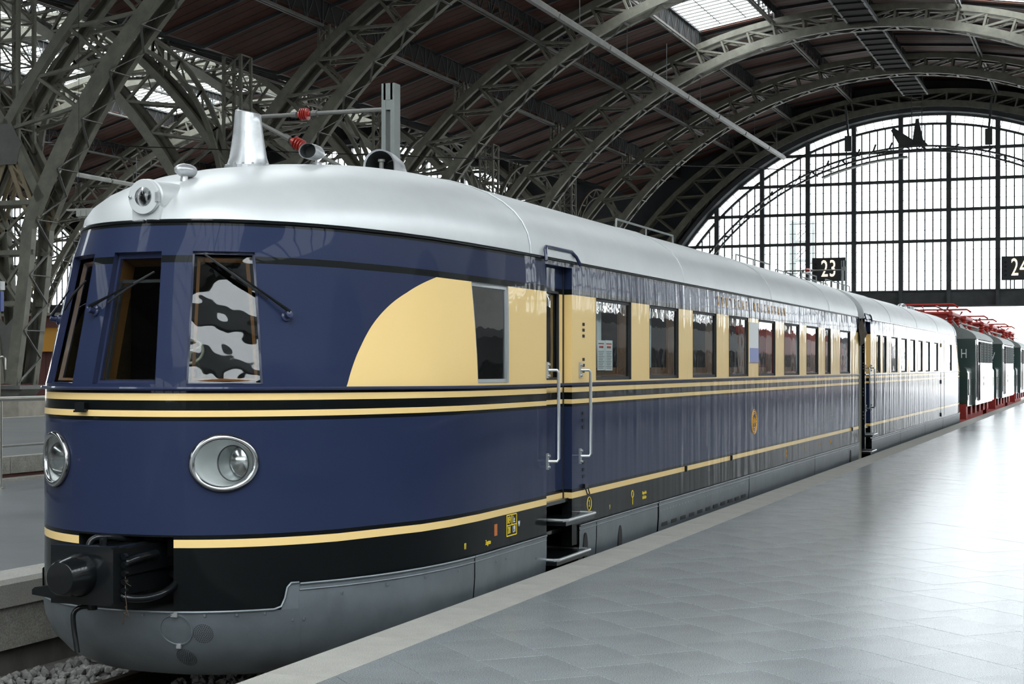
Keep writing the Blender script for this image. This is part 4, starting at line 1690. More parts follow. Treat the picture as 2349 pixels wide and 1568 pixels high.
        for s in (s0, s1):
            o = len(rm.v)
            for j, z in enumerate(LV[:15]):
                for x in (1.36, 1.45):
                    rm.v.append(W((x, s, z))); rm.uv.append((s, z))
            for j in range(14):
                rm.f.append((o + 2 * j, o + 2 * j + 1, o + 2 * j + 3, o + 2 * j + 2)); rm.m.append(0)
        o = len(rm.v)
        for x, s in ((1.36, s0), (1.45, s0), (1.45, s1), (1.36, s1)):
            rm.v.append(W((x, s, 2.42))); rm.uv.append((s, 2.3))
        rm.f.append((o, o + 1, o + 2, o + 3)); rm.m.append(0)
        rm.build('door_reveal', LIVERY, root)
        sm = MB()
        sm.bar(W((1.365, s1 - .012, .5)), W((1.365, s1 - .012, 2.42)), .03, .03)
        sm.build('door_gap', BLACK_M, root)
        # step well and two steps
        wm = MB()
        a0, a1 = W((1.02, s0 - .02, 0))[1], W((1.02, s1 + (.12 if detail else .05), 0))[1]
        wm.bx(XC + .98, XC + 1.03, min(a0, a1), max(a0, a1), -.32, .52)
        wm.bx(XC + 1.0, XC + 1.42, min(a0, a1), max(a0, a1), .47, .50)
        wm.bx(XC + 1.0, XC + 1.36, min(a0, a1), max(a0, a1), .22, .25)
        wm.build('step_well', BLACK, root)
        for z, x0, x1, b0, b1 in ((.363, 1.30, 1.60, s0 + .08, s1 + (.23 if detail else .06)), (.056, 1.1, 1.565, s0 - .04, s1 + (.2 if detail else .06))):
            tm = MB()
            ya, yb = W((0, b0, 0))[1], W((0, b1, 0))[1]
            ya, yb = min(ya, yb), max(ya, yb)
            tm.bx(XC + x0, XC + x1 - .02, ya + .02, yb - .02, z - .045, z - .004)
            st_ = tm.build('step', BLACK, root)
            em = MB()
            em.tube([(XC + x0, ya + .012, z), (XC + x1 - .04, ya + .012, z), (XC + x1 - .012, ya + .04, z), (XC + x1 - .012, yb - .04, z), (XC + x1 - .04, yb - .012, z), (XC + x0, yb - .012, z)], .014, 8)
            em.build('nosing', HANDLE, st_, smooth=40)
        # handrails
        for s in (s0 - .02 + .07, s1 + (.24 if detail else .08)):
            if detail or True:
                hm = MB()
                x = 1.45
                hm.tube([W((x + .005, s - .04, 1.57)), W((x + .075, s - .01, 1.57)), W((x + .085, s, 1.55)), W((x + .085, s, .86)), W((x + .075, s - .01, .84)), W((x + .005, s - .04, .84))], .013, 8)
                h_ = hm.build('handrail', HANDLE, root, smooth=40)
                bm_ = MB()
                for z in (1.57, .84):
                    bm_.box(*W((x + .008, s - .045, z)), .016, .035, .13)
                    for q in (-.045, .045):
                        bm_.lathe([(.011, 0), (.011, .016), (.0, .018)], 8, M=Matrix.Rotation(R(90), 3, 'Y'), c=W((x + .014, s - .045, z + q)))
                bm_.build('bracket', HANDLE, h_)
        # drip rail
        gm = MB()
        gm.tube([W((1.47, s0 - .06, 2.44)), W((1.455, s0 - .04, 2.53)), W((1.44, s0 + .02, 2.56)), W((1.44, s1 + .02, 2.56)), W((1.455, s1 + .1, 2.52)), W((1.48, s1 + .14, 2.45))], .014, 8)
        gm.build('drip_rail', LIVERY_BLUE, root, smooth=40)
        # vent slots right of the door
        for z in (1.96, 1.91, 1.86, 1.66, 1.61, 1.56, 1.20, 1.14, 1.08, .78, .72, .66):
            vm = MB(); vm.box(*W((1.449, s1 + .30, z)), .012, .05, .025); vm.build('vent_slot', BLACK_M, root)

    # ---- skirts
    def skirt(stf, cols, zs, name, off=.012, mat_=SKIRT):
        sk = MB()
        ix = {}
        for a, c_ in enumerate(cols):
            for b_, z in enumerate(zs):
                p = stf(c_, z)
                r_ = Vector((p.x, p.y - 3.0 if p.y < 3 else 0, 0))
                r_ = Vector((p.x, 0, 0)).normalized() if p.y > 2.3 else Vector((p.x / 1.45, (p.y - 2.4) / 2.4, 0)).normalized()
                ix[a, b_] = len(sk.v); sk.v.append(W(p + r_ * off))
        for a in range(len(cols) - 1):
            for b_ in range(len(zs) - 1):
                sk.f.append((ix[a, b_], ix[a + 1, b_], ix[a + 1, b_ + 1], ix[a, b_ + 1])); sk.m.append(0)
        return sk.build(name, mat_, root, smooth=True, flip=flip)
    zlow = [-.36, -.35, -.34, -.31, -.27, -.21, -.15, -.09, -.03, .03, .10]
    zside = zlow + [.18, .255]
    if detail:
        ap = skirt(lambda a, z: pt_a(a, z), list(np.linspace(-35, 35, 21)), zlow, 'nose_apron')
        for sg in (-1, 1):
            cols = [35 * sg, 36.0 * sg, 37 * sg, 39.3 * sg]
            st_ = skirt(lambda a, z: pt_a(a, z), cols, zlow, 'apron_end')
            ex = MB()
            q = [pt_a(35.2 * sg, .09), pt_a(39.3 * sg, .09), pt_a(39.3 * sg, .255), pt_a(37.2 * sg, .255), pt_a(36.3 * sg, .15)]
            ex.add([W(p + Vector((p.x / 1.45, (p.y - 2.4) / 2.4, 0)).normalized() * .0125) for p in q], ((0, 1, 2, 3, 4),))
            ex.build('apron_corner', SKIRT, root)
        em = MB()
        pts = [pt_a(a, .105) for a in np.linspace(-35, 34, 24)] + [pt_a(35.5, .12), pt_a(36.3, .17), pt_a(36.8, .235), pt_a(37.6, .26), pt_a(39.3, .26)]
        em.tube([W(p + Vector((p.x / 1.45, (p.y - 2.4) / 2.4, 0)).normalized() * .014) for p in pts], .008, 6)
        em.build('apron_edge', SKIRT, root, smooth=40)
        s39 = pt_a(39.2, .2).y
        pans = [(s39, 2.15), (2.158, 3.64), (4.47, 4.93), (4.937, 5.95), (5.957, 6.9)]
    else:
        ap = skirt(lambda a, z: pt_a(a, z), list(np.linspace(-39, 39, 21)), zside, 'nose_apron')
        pans = [(pt_a(39.5, 0).y, 2.15), (2.158, 6.9)]
    # seam list continues along the side
    edge = [6.93, 9.0, 11.05, 13.4, 15.6, 17.8, length - .05]
    if not detail:
        edge = [6.93, 9, 11.05, 13.4, 15.6, 17.8, doors[0][0] - .05]
    pans += [(a + .004, b - .004) for a, b in zip(edge[:-1], edge[1:])]
    for k, (a, b) in enumerate(pans):
        n = 8 if a < 3 else 3
        off = .012 + .004 * (k % 2)
        cols = list(np.linspace(a, b, n))
        o_ = skirt(lambda s, z: pt_s(s, z, 1), cols, zside, 'skirt_panel', off)
        tm = MB()
        tm.tube([W(pt_s(s, .252, 1) + Vector((.016, -.006 if s < 1.5 else 0, 0))) for s in cols], .008, 6)
        tm.tube([W(pt_s(s, .215, 1) + Vector((.014, -.006 if s < 1.5 else 0, 0))) for s in cols], .005, 6)
        tm.build('top_flange', SKIRT, o_, smooth=40)
    skirt(lambda s, z: pt_s(s, z, -1), list(np.linspace(pt_a(39.5, 0).y, 3, 8)) + [8, 14, length - .05], zside, 'skirt_panel')
    # plain dark underframe box, added to block light, and wheelsets
    um = MB()
    ya, yb = sorted((W((0, .75, 0))[1], W((0, length, 0))[1]))
    um.bx(XC - 1.0, XC + .97, ya, yb, -.25, .45)
    um.build('underframe', BLACK_M, root)
    for s in (2.2, 5.2, length - 1.2):
        wm = MB()
        for sd in (-1, 1):
            wm.lathe([(.2, -.06), (.44, -.06), (.455, .03), (.45, .06), (.2, .06)], 28, M=Matrix.Rotation(R(90), 3, 'Y'), c=(XC + sd * .75, W((0, s, 0))[1], RAILTOP + .453))
        wm.tube([(XC - .8, W((0, s, 0))[1], RAILTOP + .453), (XC + .8, W((0, s, 0))[1], RAILTOP + .453)], .08, 10)
        wm.build('wheelset', BLACK_M, root)
    # closed dark box, the interior's shade put into its colour
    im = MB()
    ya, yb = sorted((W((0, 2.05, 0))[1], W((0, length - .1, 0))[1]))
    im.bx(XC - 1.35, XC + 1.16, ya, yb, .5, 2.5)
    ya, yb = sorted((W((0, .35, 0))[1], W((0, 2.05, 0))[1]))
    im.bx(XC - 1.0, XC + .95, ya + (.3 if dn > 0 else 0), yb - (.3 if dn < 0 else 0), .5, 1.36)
    im.build('interior_dark_box', INTER, root)
    # exhaust cowl on the roof
    cy = 3.61
    zr = 3.135
    cw = MB()
    n = 14
    prof_ = [(-.145, -.06)] + [(-.145 * math.cos(math.pi * k / n), .13 + .135 * math.sin(math.pi * k / n)) for k in range(n + 1)] + [(.145, -.06)]
    rings = []
    for sc, s in ((1.0, cy), (.97, cy + .12), (.86, cy + .26), (.6, cy + .38), (.3, cy + .45)):
        rings.append([W((x * sc, s, zr + z * (sc if sc < 1 else 1))) for x, z in prof_])
    inner = [W((x * .9, cy + .01, zr + z * .95)) for x, z in prof_]
    back = [W((x * .7, cy + .3, zr + z * .8)) for x, z in prof_]
    seq = [back, inner] + rings
    o = 0
    for r_ in seq:
        cw.v += r_
    n_ = len(prof_)
    for a in range(len(seq) - 1):
        for k in range(n_ - 1):
            cw.f.append((a * n_ + k, a * n_ + k + 1, (a + 1) * n_ + k + 1, (a + 1) * n_ + k)); cw.m.append(1 if a == 0 else 0)
    cw.f.append(tuple(range(n_))); cw.m.append(1)
    o_ = cw.build('intake_cowl', [ALU2, INTER], root, smooth=45, flip=not flip)
    pm = MB(); pm.tube([W((.0, cy + .05, 3.1)), W((.0, cy + .05, 3.30))], .02, 10); pm.lathe([(.03, 0), (.03, .02)], 10, c=W((0, cy + .05, 3.30))); pm.build('centre_pipe', STEEL_L, o_, smooth=40)
    # tapering exhaust chimney
    cm = MB()
    cs = 1.51
    zch = 3.005
    n = 24
    levels = [(0, .150, .105), (.02, .140, .10), (.06, .128, .092), (.14, .115, .083), (.24, .10, .075), (.32, .092, .07), (.38, .086, .066), (.385, .078, .058), (.30, .074, .055)]
    for h, ra, rb in levels:
        for k in range(n):
            t_ = 2 * math.pi * k / n
            x, s = ra * math.cos(t_), rb * math.sin(t_) * 1.25
            tilt = -.022 * (x / .1) * (h / .38) if h > .3 else 0
            cm.v.append(W((x * 1.08, cs + s, zch + h + tilt)))
    for a in range(len(levels) - 1):
        for k in range(n):
            l = (k + 1) % n
            cm.f.append((a * n + k, a * n + l, (a + 1) * n + l, (a + 1) * n + k)); cm.m.append(1 if a >= 7 else 0)
    cm.f.append(tuple((len(levels) - 1) * n + k for k in range(n))); cm.m.append(1)
    ch = cm.build('exhaust_chimney', [ALU2, BLACK_M], root, smooth=50, flip=flip)
    fm = MB(); fm.lathe([(.0, -.06), (.172, -.06), (.172, .006), (.1, .008)], 28, c=W((0, cs, zch - .005)), sx=1, sy=.85)
    for k in range(14):
        t_ = 2 * math.pi * k / 14
        fm.lathe([(.010, 0), (.010, .014), (.004, .016)], 6, c=W((.158 * math.cos(t_), cs + .134 * math.sin(t_), zch)))
    fm.build('base_flange', ALU2, ch)
    # roof rails
    for s in ((8.6, 14.5, 18.6) if detail else (17.5, 18.9)):
        rm = MB()
        for dxr in (.25, .7) if s > 15 else (.5,):
            zz = pt_roof(('s', s), 0, 1).z + ROOF_H * (1 - (dxr / 1.44) ** 2.25) ** (1 / 2.25)
            L_ = 1.4 if s > 15 else 2.4
            rm.tube([W((dxr, s, zz - .02)), W((dxr, s + .02, zz + .12)), W((dxr, s + L_, zz + .12)), W((dxr, s + L_ + .02, zz - .02))], .012, 6)
            rm.tube([W((dxr, s + L_ * .5, zz + .12)), W((dxr, s + L_ * .5, zz - .02))], .01, 6)
        rm.build('roof_rail', LOCO_GREY, roof)
    return ob, W


LIVERY_BLUE = mat('navy_trim_paint', (.024, .031, .072), rough=.32, coat=.5, spec=.1)
t1 = thing('railcar', (XC, 18.0, RAILTOP), 'navy and cream streamlined diesel railcar with silver roof, its round nose facing us', 'railcar')
Y0 = 8.13
C1W = [(2.24, 2.84, None), (4.96, 6.02, 0, .72), (6.65, 7.73, 0, .7), (8.33, 9.39, 0, .72), (10.02, 11.05, 0, .7), (11.66, 12.70, 0, .7), (13.32, 14.40, .0, .6, 1), (14.98, 15.95, 0, .6), (16.57, 17.05, 0, .3), (17.99, 19.03, None)]
ob1, W1 = build_car(t1, Y0, 1, 20.0, C1W, [(3.68, 4.31)], True)
# ---------------------------------------------------------------- nose details of the first car
def wa(a, z, out=0.0):
    n, u = nrm(a, z)
    return W1(pt_a(a, z) + n * out)


# headlamps in oval chrome rims
DISH = mat('reflector_silver', (.38, .40, .40), rough=.12, metal=1.0)
for side in (1, -1):
    ca, cz = 23.0 * side, 1.01
    n, u = nrm(ca, cz)
    v = Vector((0, 0, 1))
    c0 = pt_a(ca, cz)
    root = MB()
    pts = [wa(ca + 6.95 * math.cos(t), cz + .158 * math.sin(t), .012) for t in np.linspace(0, 2 * math.pi, 48, endpoint=False)]
    root.tube(pts, .019, 10, closed=True)
    rim = root.build('headlamp_rim', CHROME, t1, smooth=True)
    gm = MB()
    pts = [wa(ca + 7.35 * math.cos(t), cz + .169 * math.sin(t), .004) for t in np.linspace(0, 2 * math.pi, 48, endpoint=False)]
    gm.tube(pts, .011, 6, closed=True)
    gm.build('rim_seal', RUBBER, rim, smooth=True)
    bw = MB()
    K = 40
    for sc, dep in ((6.9, .01), (6.8, -.03), (6.6, -.09), (6.3, -.2), (4.0, -.26), (.01, -.27)):
        for k in range(K):
            t = 2 * math.pi * k / K
            bw.v.append(wa(ca + sc * math.cos(t), cz + sc / 6.9 * .156 * math.sin(t), dep))
    for a in range(5):
        for k in range(K):
            l = (k + 1) % K
            bw.f.append((a * K + k, a * K + l, (a + 1) * K + l, (a + 1) * K + k)); bw.m.append(0)
    bw.build('lamp_bowl', WHITE_B, rim, smooth=True)
    # reflector facing straight ahead, set towards the outer end of the bowl
    lc = Vector(wa(ca + 2.6 * side, cz - .005, -.075))
    M = Matrix.Rotation(R(90), 3, 'X')
    dm = MB()
    dm.lathe([(.108, .016), (.112, .012), (.105, .0), (.098, -.012), (.08, -.045), (.05, -.068), (.0, -.078)][::-1], 32, M=M @ Matrix.Scale(1, 3), c=lc)
    dm.build('reflector', DISH, rim, smooth=True)
    dm = MB(); dm.tube([lc + Vector((.109 * math.cos(q), -.014, .109 * math.sin(q))) for q in np.linspace(0, 2 * math.pi, 36, endpoint=False)], .004, 6, closed=True); dm.build('reflector_rim', RUBBER, rim, smooth=True)
    lm = MB()
    lm.lathe([(.0, .012), (.046, .010), (.052, .0), (.052, -.03)], 24, M=M, c=lc + Vector((.012, .012, -.045)))
    lm.build('bulb_lens', LENS, rim, smooth=True)
    bm_ = MB()
    bm_.lathe([(.0, .02), (.012, .015), (.015, -.04)], 12, M=M, c=lc + Vector((.03, .03, .02)))
    bm_.build('bulb', WHITE_B, rim, smooth=True)
    pm = MB()
    for sc in (6.7, 3.4, .01):
        for k in range(K):
            t = 2 * math.pi * k / K
            pm.v.append(wa(ca + sc * math.cos(t), cz + sc / 6.9 * .156 * math.sin(t), .012 + .008 * (1 - sc / 6.7)))
    for a in range(2):
        for k in range(K):
            l = (k + 1) % K
            pm.f.append((a * K + k, a * K + l, (a + 1) * K + l, (a + 1) * K + k)); pm.m.append(0)
    pm.build('lamp_glass', CLEAR, rim, smooth=True)

# roof headlamp
HL = (XC, Y0 + .25, 2.665)
M = Matrix.Rotation(R(90), 3, 'X')
m_ = MB()
m_.lathe([(.0, .002), (0.108, .0), (0.117, -.01), (0.117, -.6), (.0, -.6)][::-1], 36, M=M, c=(HL[0], HL[1] + .02, HL[2]))
m_.prism([(HL[0] - .1, 2.52), (HL[0] + .1, 2.52), (HL[0] + .1, 2.68), (HL[0] - .1, 2.68)], 'y', HL[1] + .012, HL[1] + .55)
hl = m_.build('roof_lamp_housing', ALU, t1, smooth=40)
m_ = MB()
m_.lathe([(0.062, .022), (0.108, .022), (0.112, .016), (0.112, -.004), (0.062, -.004), (0.062, .022)], 36, M=M, c=(HL[0], HL[1] + .005, HL[2]))
m_.build('lamp_ring', ALU, hl, smooth=40)
m_ = MB(); m_.lathe([(0.062, .012), (.054, -.0), (.045, -.03), (.02, -.045), (0, -.048)][::-1], 28, M=M, c=(HL[0], HL[1] - .003, HL[2]))
m_.build('reflector', CHROME, hl, smooth=True)
m_ = MB(); m_.lathe([(0, .012), (.02, .005), (.022, -.03)], 16, M=M, c=(HL[0] + .025, HL[1] + .012, HL[2])); m_.build('bulb', LENS, hl, smooth=True)
m_ = MB(); m_.lathe([(0, .016), (0.062, .014)], 28, M=M, c=(HL[0], HL[1] - .003, HL[2])); m_.build('lamp_glass', CLEAR, hl, smooth=True)
m_ = MB(); m_.box(HL[0] + .103, HL[1] - .01, HL[2] - .005, .022, .03, .06); m_.tube([(HL[0] + .108, HL[1] - .012, HL[2] - .04), (HL[0] + .108, HL[1] - .012, HL[2] + .035)], .006, 6); m_.build('hinge', ALU2, hl)
m_ = MB(); m_.lathe([(0, .012), (.009, .01), (.009, -.01)], 10, M=M, c=(HL[0] - .092, HL[1] - .02, HL[2])); m_.build('latch_screw', CHROME, hl)

# small ventilator near the nose
def vent_head(cx, cs, cz, r, L_, face, name, open_front):
    m_ = MB()
    n = 18
    prof_ = [(-.55 * L_, .55), (-.45 * L_, .95), (-.2 * L_, 1.05), (.1 * L_, 1.0), (.35 * L_, .75), (.5 * L_, .35), (.53 * L_, .05)]
    if open_front:
        prof_ = [(-.15 * L_, .8), (-.46 * L_, .92), (-.5 * L_, 1.0), (-.2 * L_, 1.02), (.1 * L_, .95), (.35 * L_, .65), (.5 * L_, .25), (.52 * L_, .03)]
    for d, k_ in prof_:
        for k in range(n):
            t = 2 * math.pi * k / n
            m_.v.append((cx + math.cos(t) * r * k_ * 1.1, Y0 + cs + d * face, cz + math.sin(t) * r * k_ * .9))
    for a in range(len(prof_) - 1):
        for k in range(n):
            l = (k + 1) % n
            m_.f.append((a * n + k, a * n + l, (a + 1) * n + l, (a + 1) * n + k)); m_.m.append(1 if (open_front and a == 0) else 0)
    m_.f.append(tuple(range(n))); m_.m.append(1 if open_front else 0)
    m_.f.append(tuple((len(prof_) - 1) * n + k for k in range(n))); m_.m.append(0)
    o = m_.build(name, [ALU2, INTER], t1, smooth=50)
    return o


v1 = vent_head(XC, .70, 2.885, .048, .17, -1, 'ventilator', False)
m_ = MB(); m_.lathe([(.035, -.10), (.028, -.05), (.022, .0)], 14, c=(XC + .0, Y0 + .70, 2.86)); m_.build('neck', ALU2, v1, smooth=40)
v2 = vent_head(XC + .36, 1.82, 3.125, .062, .22, 1, 'air_scoop', True)
m_ = MB(); m_.lathe([(.05, -.12), (.05, -.08), (.042, -.075), (.045, -.05), (.034, -.03), (.034, .0)], 16, c=(XC + .36, Y0 + 1.86, 3.06)); m_.build('neck', ALU2, v2, smooth=40)

# wipers
def wiper(a0, z0, a1, z1, b0, b1):
    m_ = MB()
    p0, p1 = Vector(wa(a0, z0, .055)), Vector(wa(a1, z1, .035))
    m_.tube([p0, p0.lerp(p1, .4), p1], [.013, .008, .005], 6)
    o = m_.build('wiper_arm', BLACK, t1, smooth=40)
    m_ = MB(); m_.tube([Vector(wa(*b0, .018)), Vector(wa((b0[0] + b1[0]) / 2, (b0[1] + b1[1]) / 2, .026)), Vector(wa(*b1, .018))], [.006, .010, .006], 6)
    m_.build('wiper_blade', RUBBER, o, smooth=40)
    m_ = MB()
    nn, _ = nrm(a0, z0)
    q = nn.to_track_quat('Z', 'Y').to_matrix()
    m_.lathe([(.035, -.01), (.035, .012), (.022, .018), (.022, .06), (.0, .062)], 16, M=q, c=Vector(wa(a0, z0 - .015, 0)))
    m_.build('wiper_pivot', LIVERY_BLUE, o, smooth=40)


wiper(34.0, 1.90, 20.5, 2.16, (29.5, 1.98), (15.0, 2.25))
wiper(-9.4, 1.93, 0.5, 2.07, (-5.2, 1.96), (4.6, 2.14))
wiper(-36.0, 1.90, -20.5, 2.05, (-24, 1.93), (-14.0, 2.10))

# cab: desk, hand wheel, cable, lamp
t = MB()
for rr, n in ((.088, 40),):
    cwh = Vector((-5.86, 9.15, 1.70))
    q = Vector((.25, -.85, .45)).to_track_quat('Z', 'Y').to_matrix()
    t.tube([cwh + q @ Vector((rr * math.cos(a), rr * math.sin(a), 0)) for a in np.linspace(0, 2 * math.pi, n, endpoint=False)], .010, 8, closed=True)
    for a in (.5, 2.6, 4.7):
        t.tube([cwh, cwh + q @ Vector((rr * math.cos(a), rr * math.sin(a), 0))], .010, 6)
    t.tube([cwh, cwh - q @ Vector((0, 0, .35))], .018, 8)
t.build('hand_wheel', CREAM, t1, smooth=40)
t = MB()
cb = [(-5.30, 8.62, 1.375), (-5.22, 8.66, 1.40), (-5.16, 8.68, 1.47), (-5.10, 8.7, 1.49), (-5.05, 8.72, 1.44), (-5.09, 8.72, 1.39), (-5.14, 8.7, 1.42), (-5.12, 8.7, 1.47), (-5.02, 8.74, 1.46), (-4.95, 8.78, 1.40), (-4.93, 8.8, 1.375)]
cb = [Vector(p) for p in cb]
sm = []
for i in range(len(cb) - 1):
    p0, p1, p2, p3 = cb[max(i - 1, 0)], cb[i], cb[i + 1], cb[min(i + 2, len(cb) - 1)]
    for k in range(5):
        x = k / 5
        sm.append(.5 * ((2 * p1) + (p2 - p0) * x + (2 * p0 - 5 * p1 + 4 * p2 - p3) * x * x + (3 * p1 - p0 - 3 * p2 + p3) * x ** 3))
t.tube(sm, .004, 5)
t.build('loose_cable', CREAM, t1)
t = MB(); t.box(-4.98, 8.78, 1.40, .1, .08, .06); t.build('desk_meter', BLACK, t1)
t = MB(); t.box(-5.62, 8.55, 1.40, .12, .08, .07); t.build('desk_box', LOCO_GREY, t1)

# coupler recess, drawgear plate, buffer and hoses
m_ = MB()
al = 11.9
c = [pt_a(-al, .10), pt_a(al, .10), pt_a(al, .56), pt_a(-al, .56)]
b_ = [Vector((p.x, .75, p.z)) for p in c]
for k in range(4):
    l = (k + 1) % 4
    m_.quad(W1(c[k]), W1(c[l]), W1(b_[l]), W1(b_[k]))
m_.quad(*[W1(p) for p in b_])
m_.build('coupler_recess', BLACK_M, t1)
cp = MB()
cp.bx(XC - .215, XC + .215, 7.73, 7.80, .195, .54)
cp.bx(XC + .215, XC + .225, 7.73, 7.86, .21, .53)
plate = cp.build('drawgear_plate', BLACK, t1)
m_ = MB(); m_.lathe([(.0, .175), (.092, .175), (.100, .167), (.132, .0)][::-1], 36, M=Matrix.Rotation(R(90), 3, 'X'), c=(XC - .02, 7.73, .37)); m_.build('buffer_cone', BLACK, plate, smooth=40)
m_ = MB(); m_.prism([(XC - .215, .22), (XC - .36, .235), (XC - .36, .265), (XC - .34, .28), (XC - .215, .30)], 'y', 7.74, 7.77); m_.build('side_lever', BLACK, plate)
m_ = MB(); m_.tube(smooth_path([(XC - .02, 7.84, .17), (XC - .06, 7.80, .165), (XC - .09, 7.78, .13), (XC - .085, 7.775, .05), (XC - .055, 7.77, -.10)]), .016, 10); m_.lathe([(.03, -.02), (.03, .03)], 10, c=(XC + .0, 7.84, .17)); m_.build('hanging_pipe', BLACK, plate, smooth=40)
m_ = MB(); m_.bx(XC - .1, XC + .22, 7.82, 8.3, .36, .52); m_.bx(XC - .08, XC + .2, 7.8, 8.8, .24, .36)
m_.tube(smooth_path([(XC + .17, 7.84, .40), (XC + .235, 7.92, .45), (XC + .24, 8.15, .46)]), .026, 10)
m_.tube([(XC + .14, 7.82, .50), (XC + .14, 8.2, .50)], .03, 8)
for q in range(5):
    m_.lathe([(.018, 0), (.018, .03)], 8, M=Matrix.Rotation(R(90), 3, 'X'), c=(XC + .245, 7.83, .28 + .05 * q))
m_.build('drawgear_box', BLACK, plate, smooth=40)
m_ = MB(); m_.tube(smooth_path([(XC + .12, 7.84, .27), (XC + .25, 7.83, .235), (XC + .33, 7.93, .225), (XC + .36, 8.1, .25), (XC + .30, 8.3, .30), (XC + .1, 8.4, .3)]), .023, 10); m_.build('brake_hose', BLACK, plate, smooth=40)
m_ = MB(); m_.tube(smooth_path([(XC - .12, 7.95, .48), (XC - .1, 7.98, .55), (XC - .03, 8.05, .56), (XC + .05, 8.3, .50)]), .02, 10); m_.lathe([(.024, 0), (.024, .05)], 10, c=(XC - .0, 7.95, .52)); m_.build('brake_hose', BLACK, plate, smooth=40)
m_ = MB(); m_.tube([(XC + .24, 7.83, .36), (XC + .26, 7.8, .27), (XC + .27, 7.8, .18), (XC + .245, 7.8, .08), (XC + .235, 7.8, .085), (XC + .265, 7.8, .17)], .0025, 5); m_.tube([(XC + .235, 7.82, .33), (XC + .30, 7.8, .31)], .0025, 5); m_.tube([(XC + .26, 7.8, .19), (XC + .28, 7.81, .13), (XC + .25, 7.8, .15)], .003, 5); m_.build('wire_bundle', RAIL, plate)

# apron fittings
def on_apron(a, z, out=.014):
    p = pt_a(a, z)
    d = Vector((p.x / 1.45, (p.y - 2.4) / 2.4, -.25 if z < -.1 else 0)).normalized()
    return Vector(W1(p + d * out))


m_ = MB(); m_.tube([on_apron(12.2 + 3.6 * math.cos(t), -.005 + .096 * math.sin(t), .014) for t in np.linspace(0, 2 * math.pi, 40, endpoint=False)], .0055, 5, closed=True)
hatch = m_.build('round_hatch', SKIRT, t1)
m_ = MB(); p = on_apron(12.2, .092, .016); m_.box(p.x, p.y, p.z, .045, .012, .03); p = on_apron(12.2, -.105, .018); m_.box(p.x, p.y, p.z, .03, .012, .03); m_.build('hatch_latch', ALU2, hatch)
for ca, cz_, nm in ((18.2, -.03, 'sieve'), (13.0, -.19, 'sieve')):
    m_ = MB()
    for ring in range(6):
        cnt = max(1, ring * 6)
        for k in range(cnt):
            t = 2 * math.pi * k / cnt
            p = on_apron(ca + ring * .43 * math.cos(t), cz_ + ring * .0115 * math.sin(t), .013)
            m_.box(p.x, p.y, p.z, .0042, .0042, .0042)
    m_.build('sieve_hole_set', BLACK_M, t1, kind='stuff')
m_ = MB()
for a in (5, 12, 19, 26, 32):
    p = on_apron(a, .085, .014); m_.box(p.x, p.y, p.z, .014, .012, .014)
m_.build('apron_bolt_set', SKIRT, t1)
m_ = MB()
for s, z in ((.75, .17), (1.1, .185), (1.48, .19), (1.9, .18), (2.55, .17), (2.75, .17), (3.4, .1), (.47, .03), (.53, .03)):
    p = Vector(W1(pt_s(s, z, 1) + Vector((.02, 0, 0)))); m_.box(p.x - .006, p.y, p.z, .010, .016, .016)
m_.build('skirt_fastener_set', SKIRT, t1, kind='stuff')
# vent slots and inspection ovals in the side skirts
for k in range(11):
    s = 7.15 + .36 * k
    m_ = MB(); p = pt_s(s, .02, 1); m_.box(XC + p.x + .012, Y0 + s, .02, .02, .2, .035); m_.build('skirt_slot', BLACK_M, t1)
for s, z in ((4.62, .06), (5.62, .03), (19.0, .05)):
    m_ = MB()
    m_.prism([(Y0 + s + .055 * math.cos(t), z + .12 * math.sin(t)) for t in np.linspace(0, 2 * math.pi, 20, endpoint=False)], 'x', XC + 1.44, XC + 1.4705); m_.build('inspection_hole', BLACK_M, t1)
m_ = MB()
for k in range(34):
    m_.box(XC + 1.462, Y0 + 7.0 + .12 * k, .165, .01, .012, .012)
m_.build('rivet_row', ALU2, t1)
# nose lamp bracket, lifting-eye hooks on the stripe
m_ = MB(); p = Vector(wa(-10, 1.345, .02)); m_.box(p.x, p.y, p.z, .07, .05, .05); m_.box(p.x, p.y - .02, p.z - .03, .09, .01, .012); m_.build('lamp_bracket', BLACK, t1)
for s in (8.0, 10.1, 19.2):
    m_ = MB(); m_.box(XC + 1.46, Y0 + s, .52, .03, .03, .06); m_.build('jacking_point', BLACK, t1)
m_ = MB(); m_.box(XC + 1.46, Y0 + 4.63, .58, .03, .09, .035); m_.tube([(XC + 1.475, Y0 + 4.6, .56), (XC + 1.49, Y0 + 4.6, .51), (XC + 1.49, Y0 + 4.66, .51), (XC + 1.475, Y0 + 4.66, .56)], .006, 5); m_.build('chain_hook', BLACK, t1)

# lettering on the side
SX = XC + 1.4505
for k, ch_ in enumerate('DEUTSCHE REICHSBAHN'):
    if ch_ != ' ':
        text('lettering', ch_, (SX, 17.63 + .2145 * k, 2.34), .165, SIDE, GOLD, t1, sx=.8)
text('lettering', '11', (SX, 10.13, .34), .062, SIDE, YELLOW_P, t1)
text('lettering', 'Zugstan', (SX, 10.56, .325), .05, SIDE, YELLOW_P, t1)
text('lettering', '2', (SX, 12.9, .415), .085, SIDE, YELLOW_P, t1)
text('lettering', '9', (SX, 13.49, .335), .062, SIDE, YELLOW_P, t1)
text('lettering', 'Absperrhahn\nLuftbehälter', (SX, 14.6, .36), .045, SIDE, YELLOW_P, t1)
text('lettering', 'REV', (SX, 10.985, .445), .075, SIDE, YELLOW_P, t1, sx=.52)
text('lettering', 'Le.', (SX, 11.085, .445), .075, SIDE, WHITE_P, t1, sx=.52)
text('lettering', '201', (SX, 10.985, .37), .075, SIDE, YELLOW_P, t1, sx=.52)
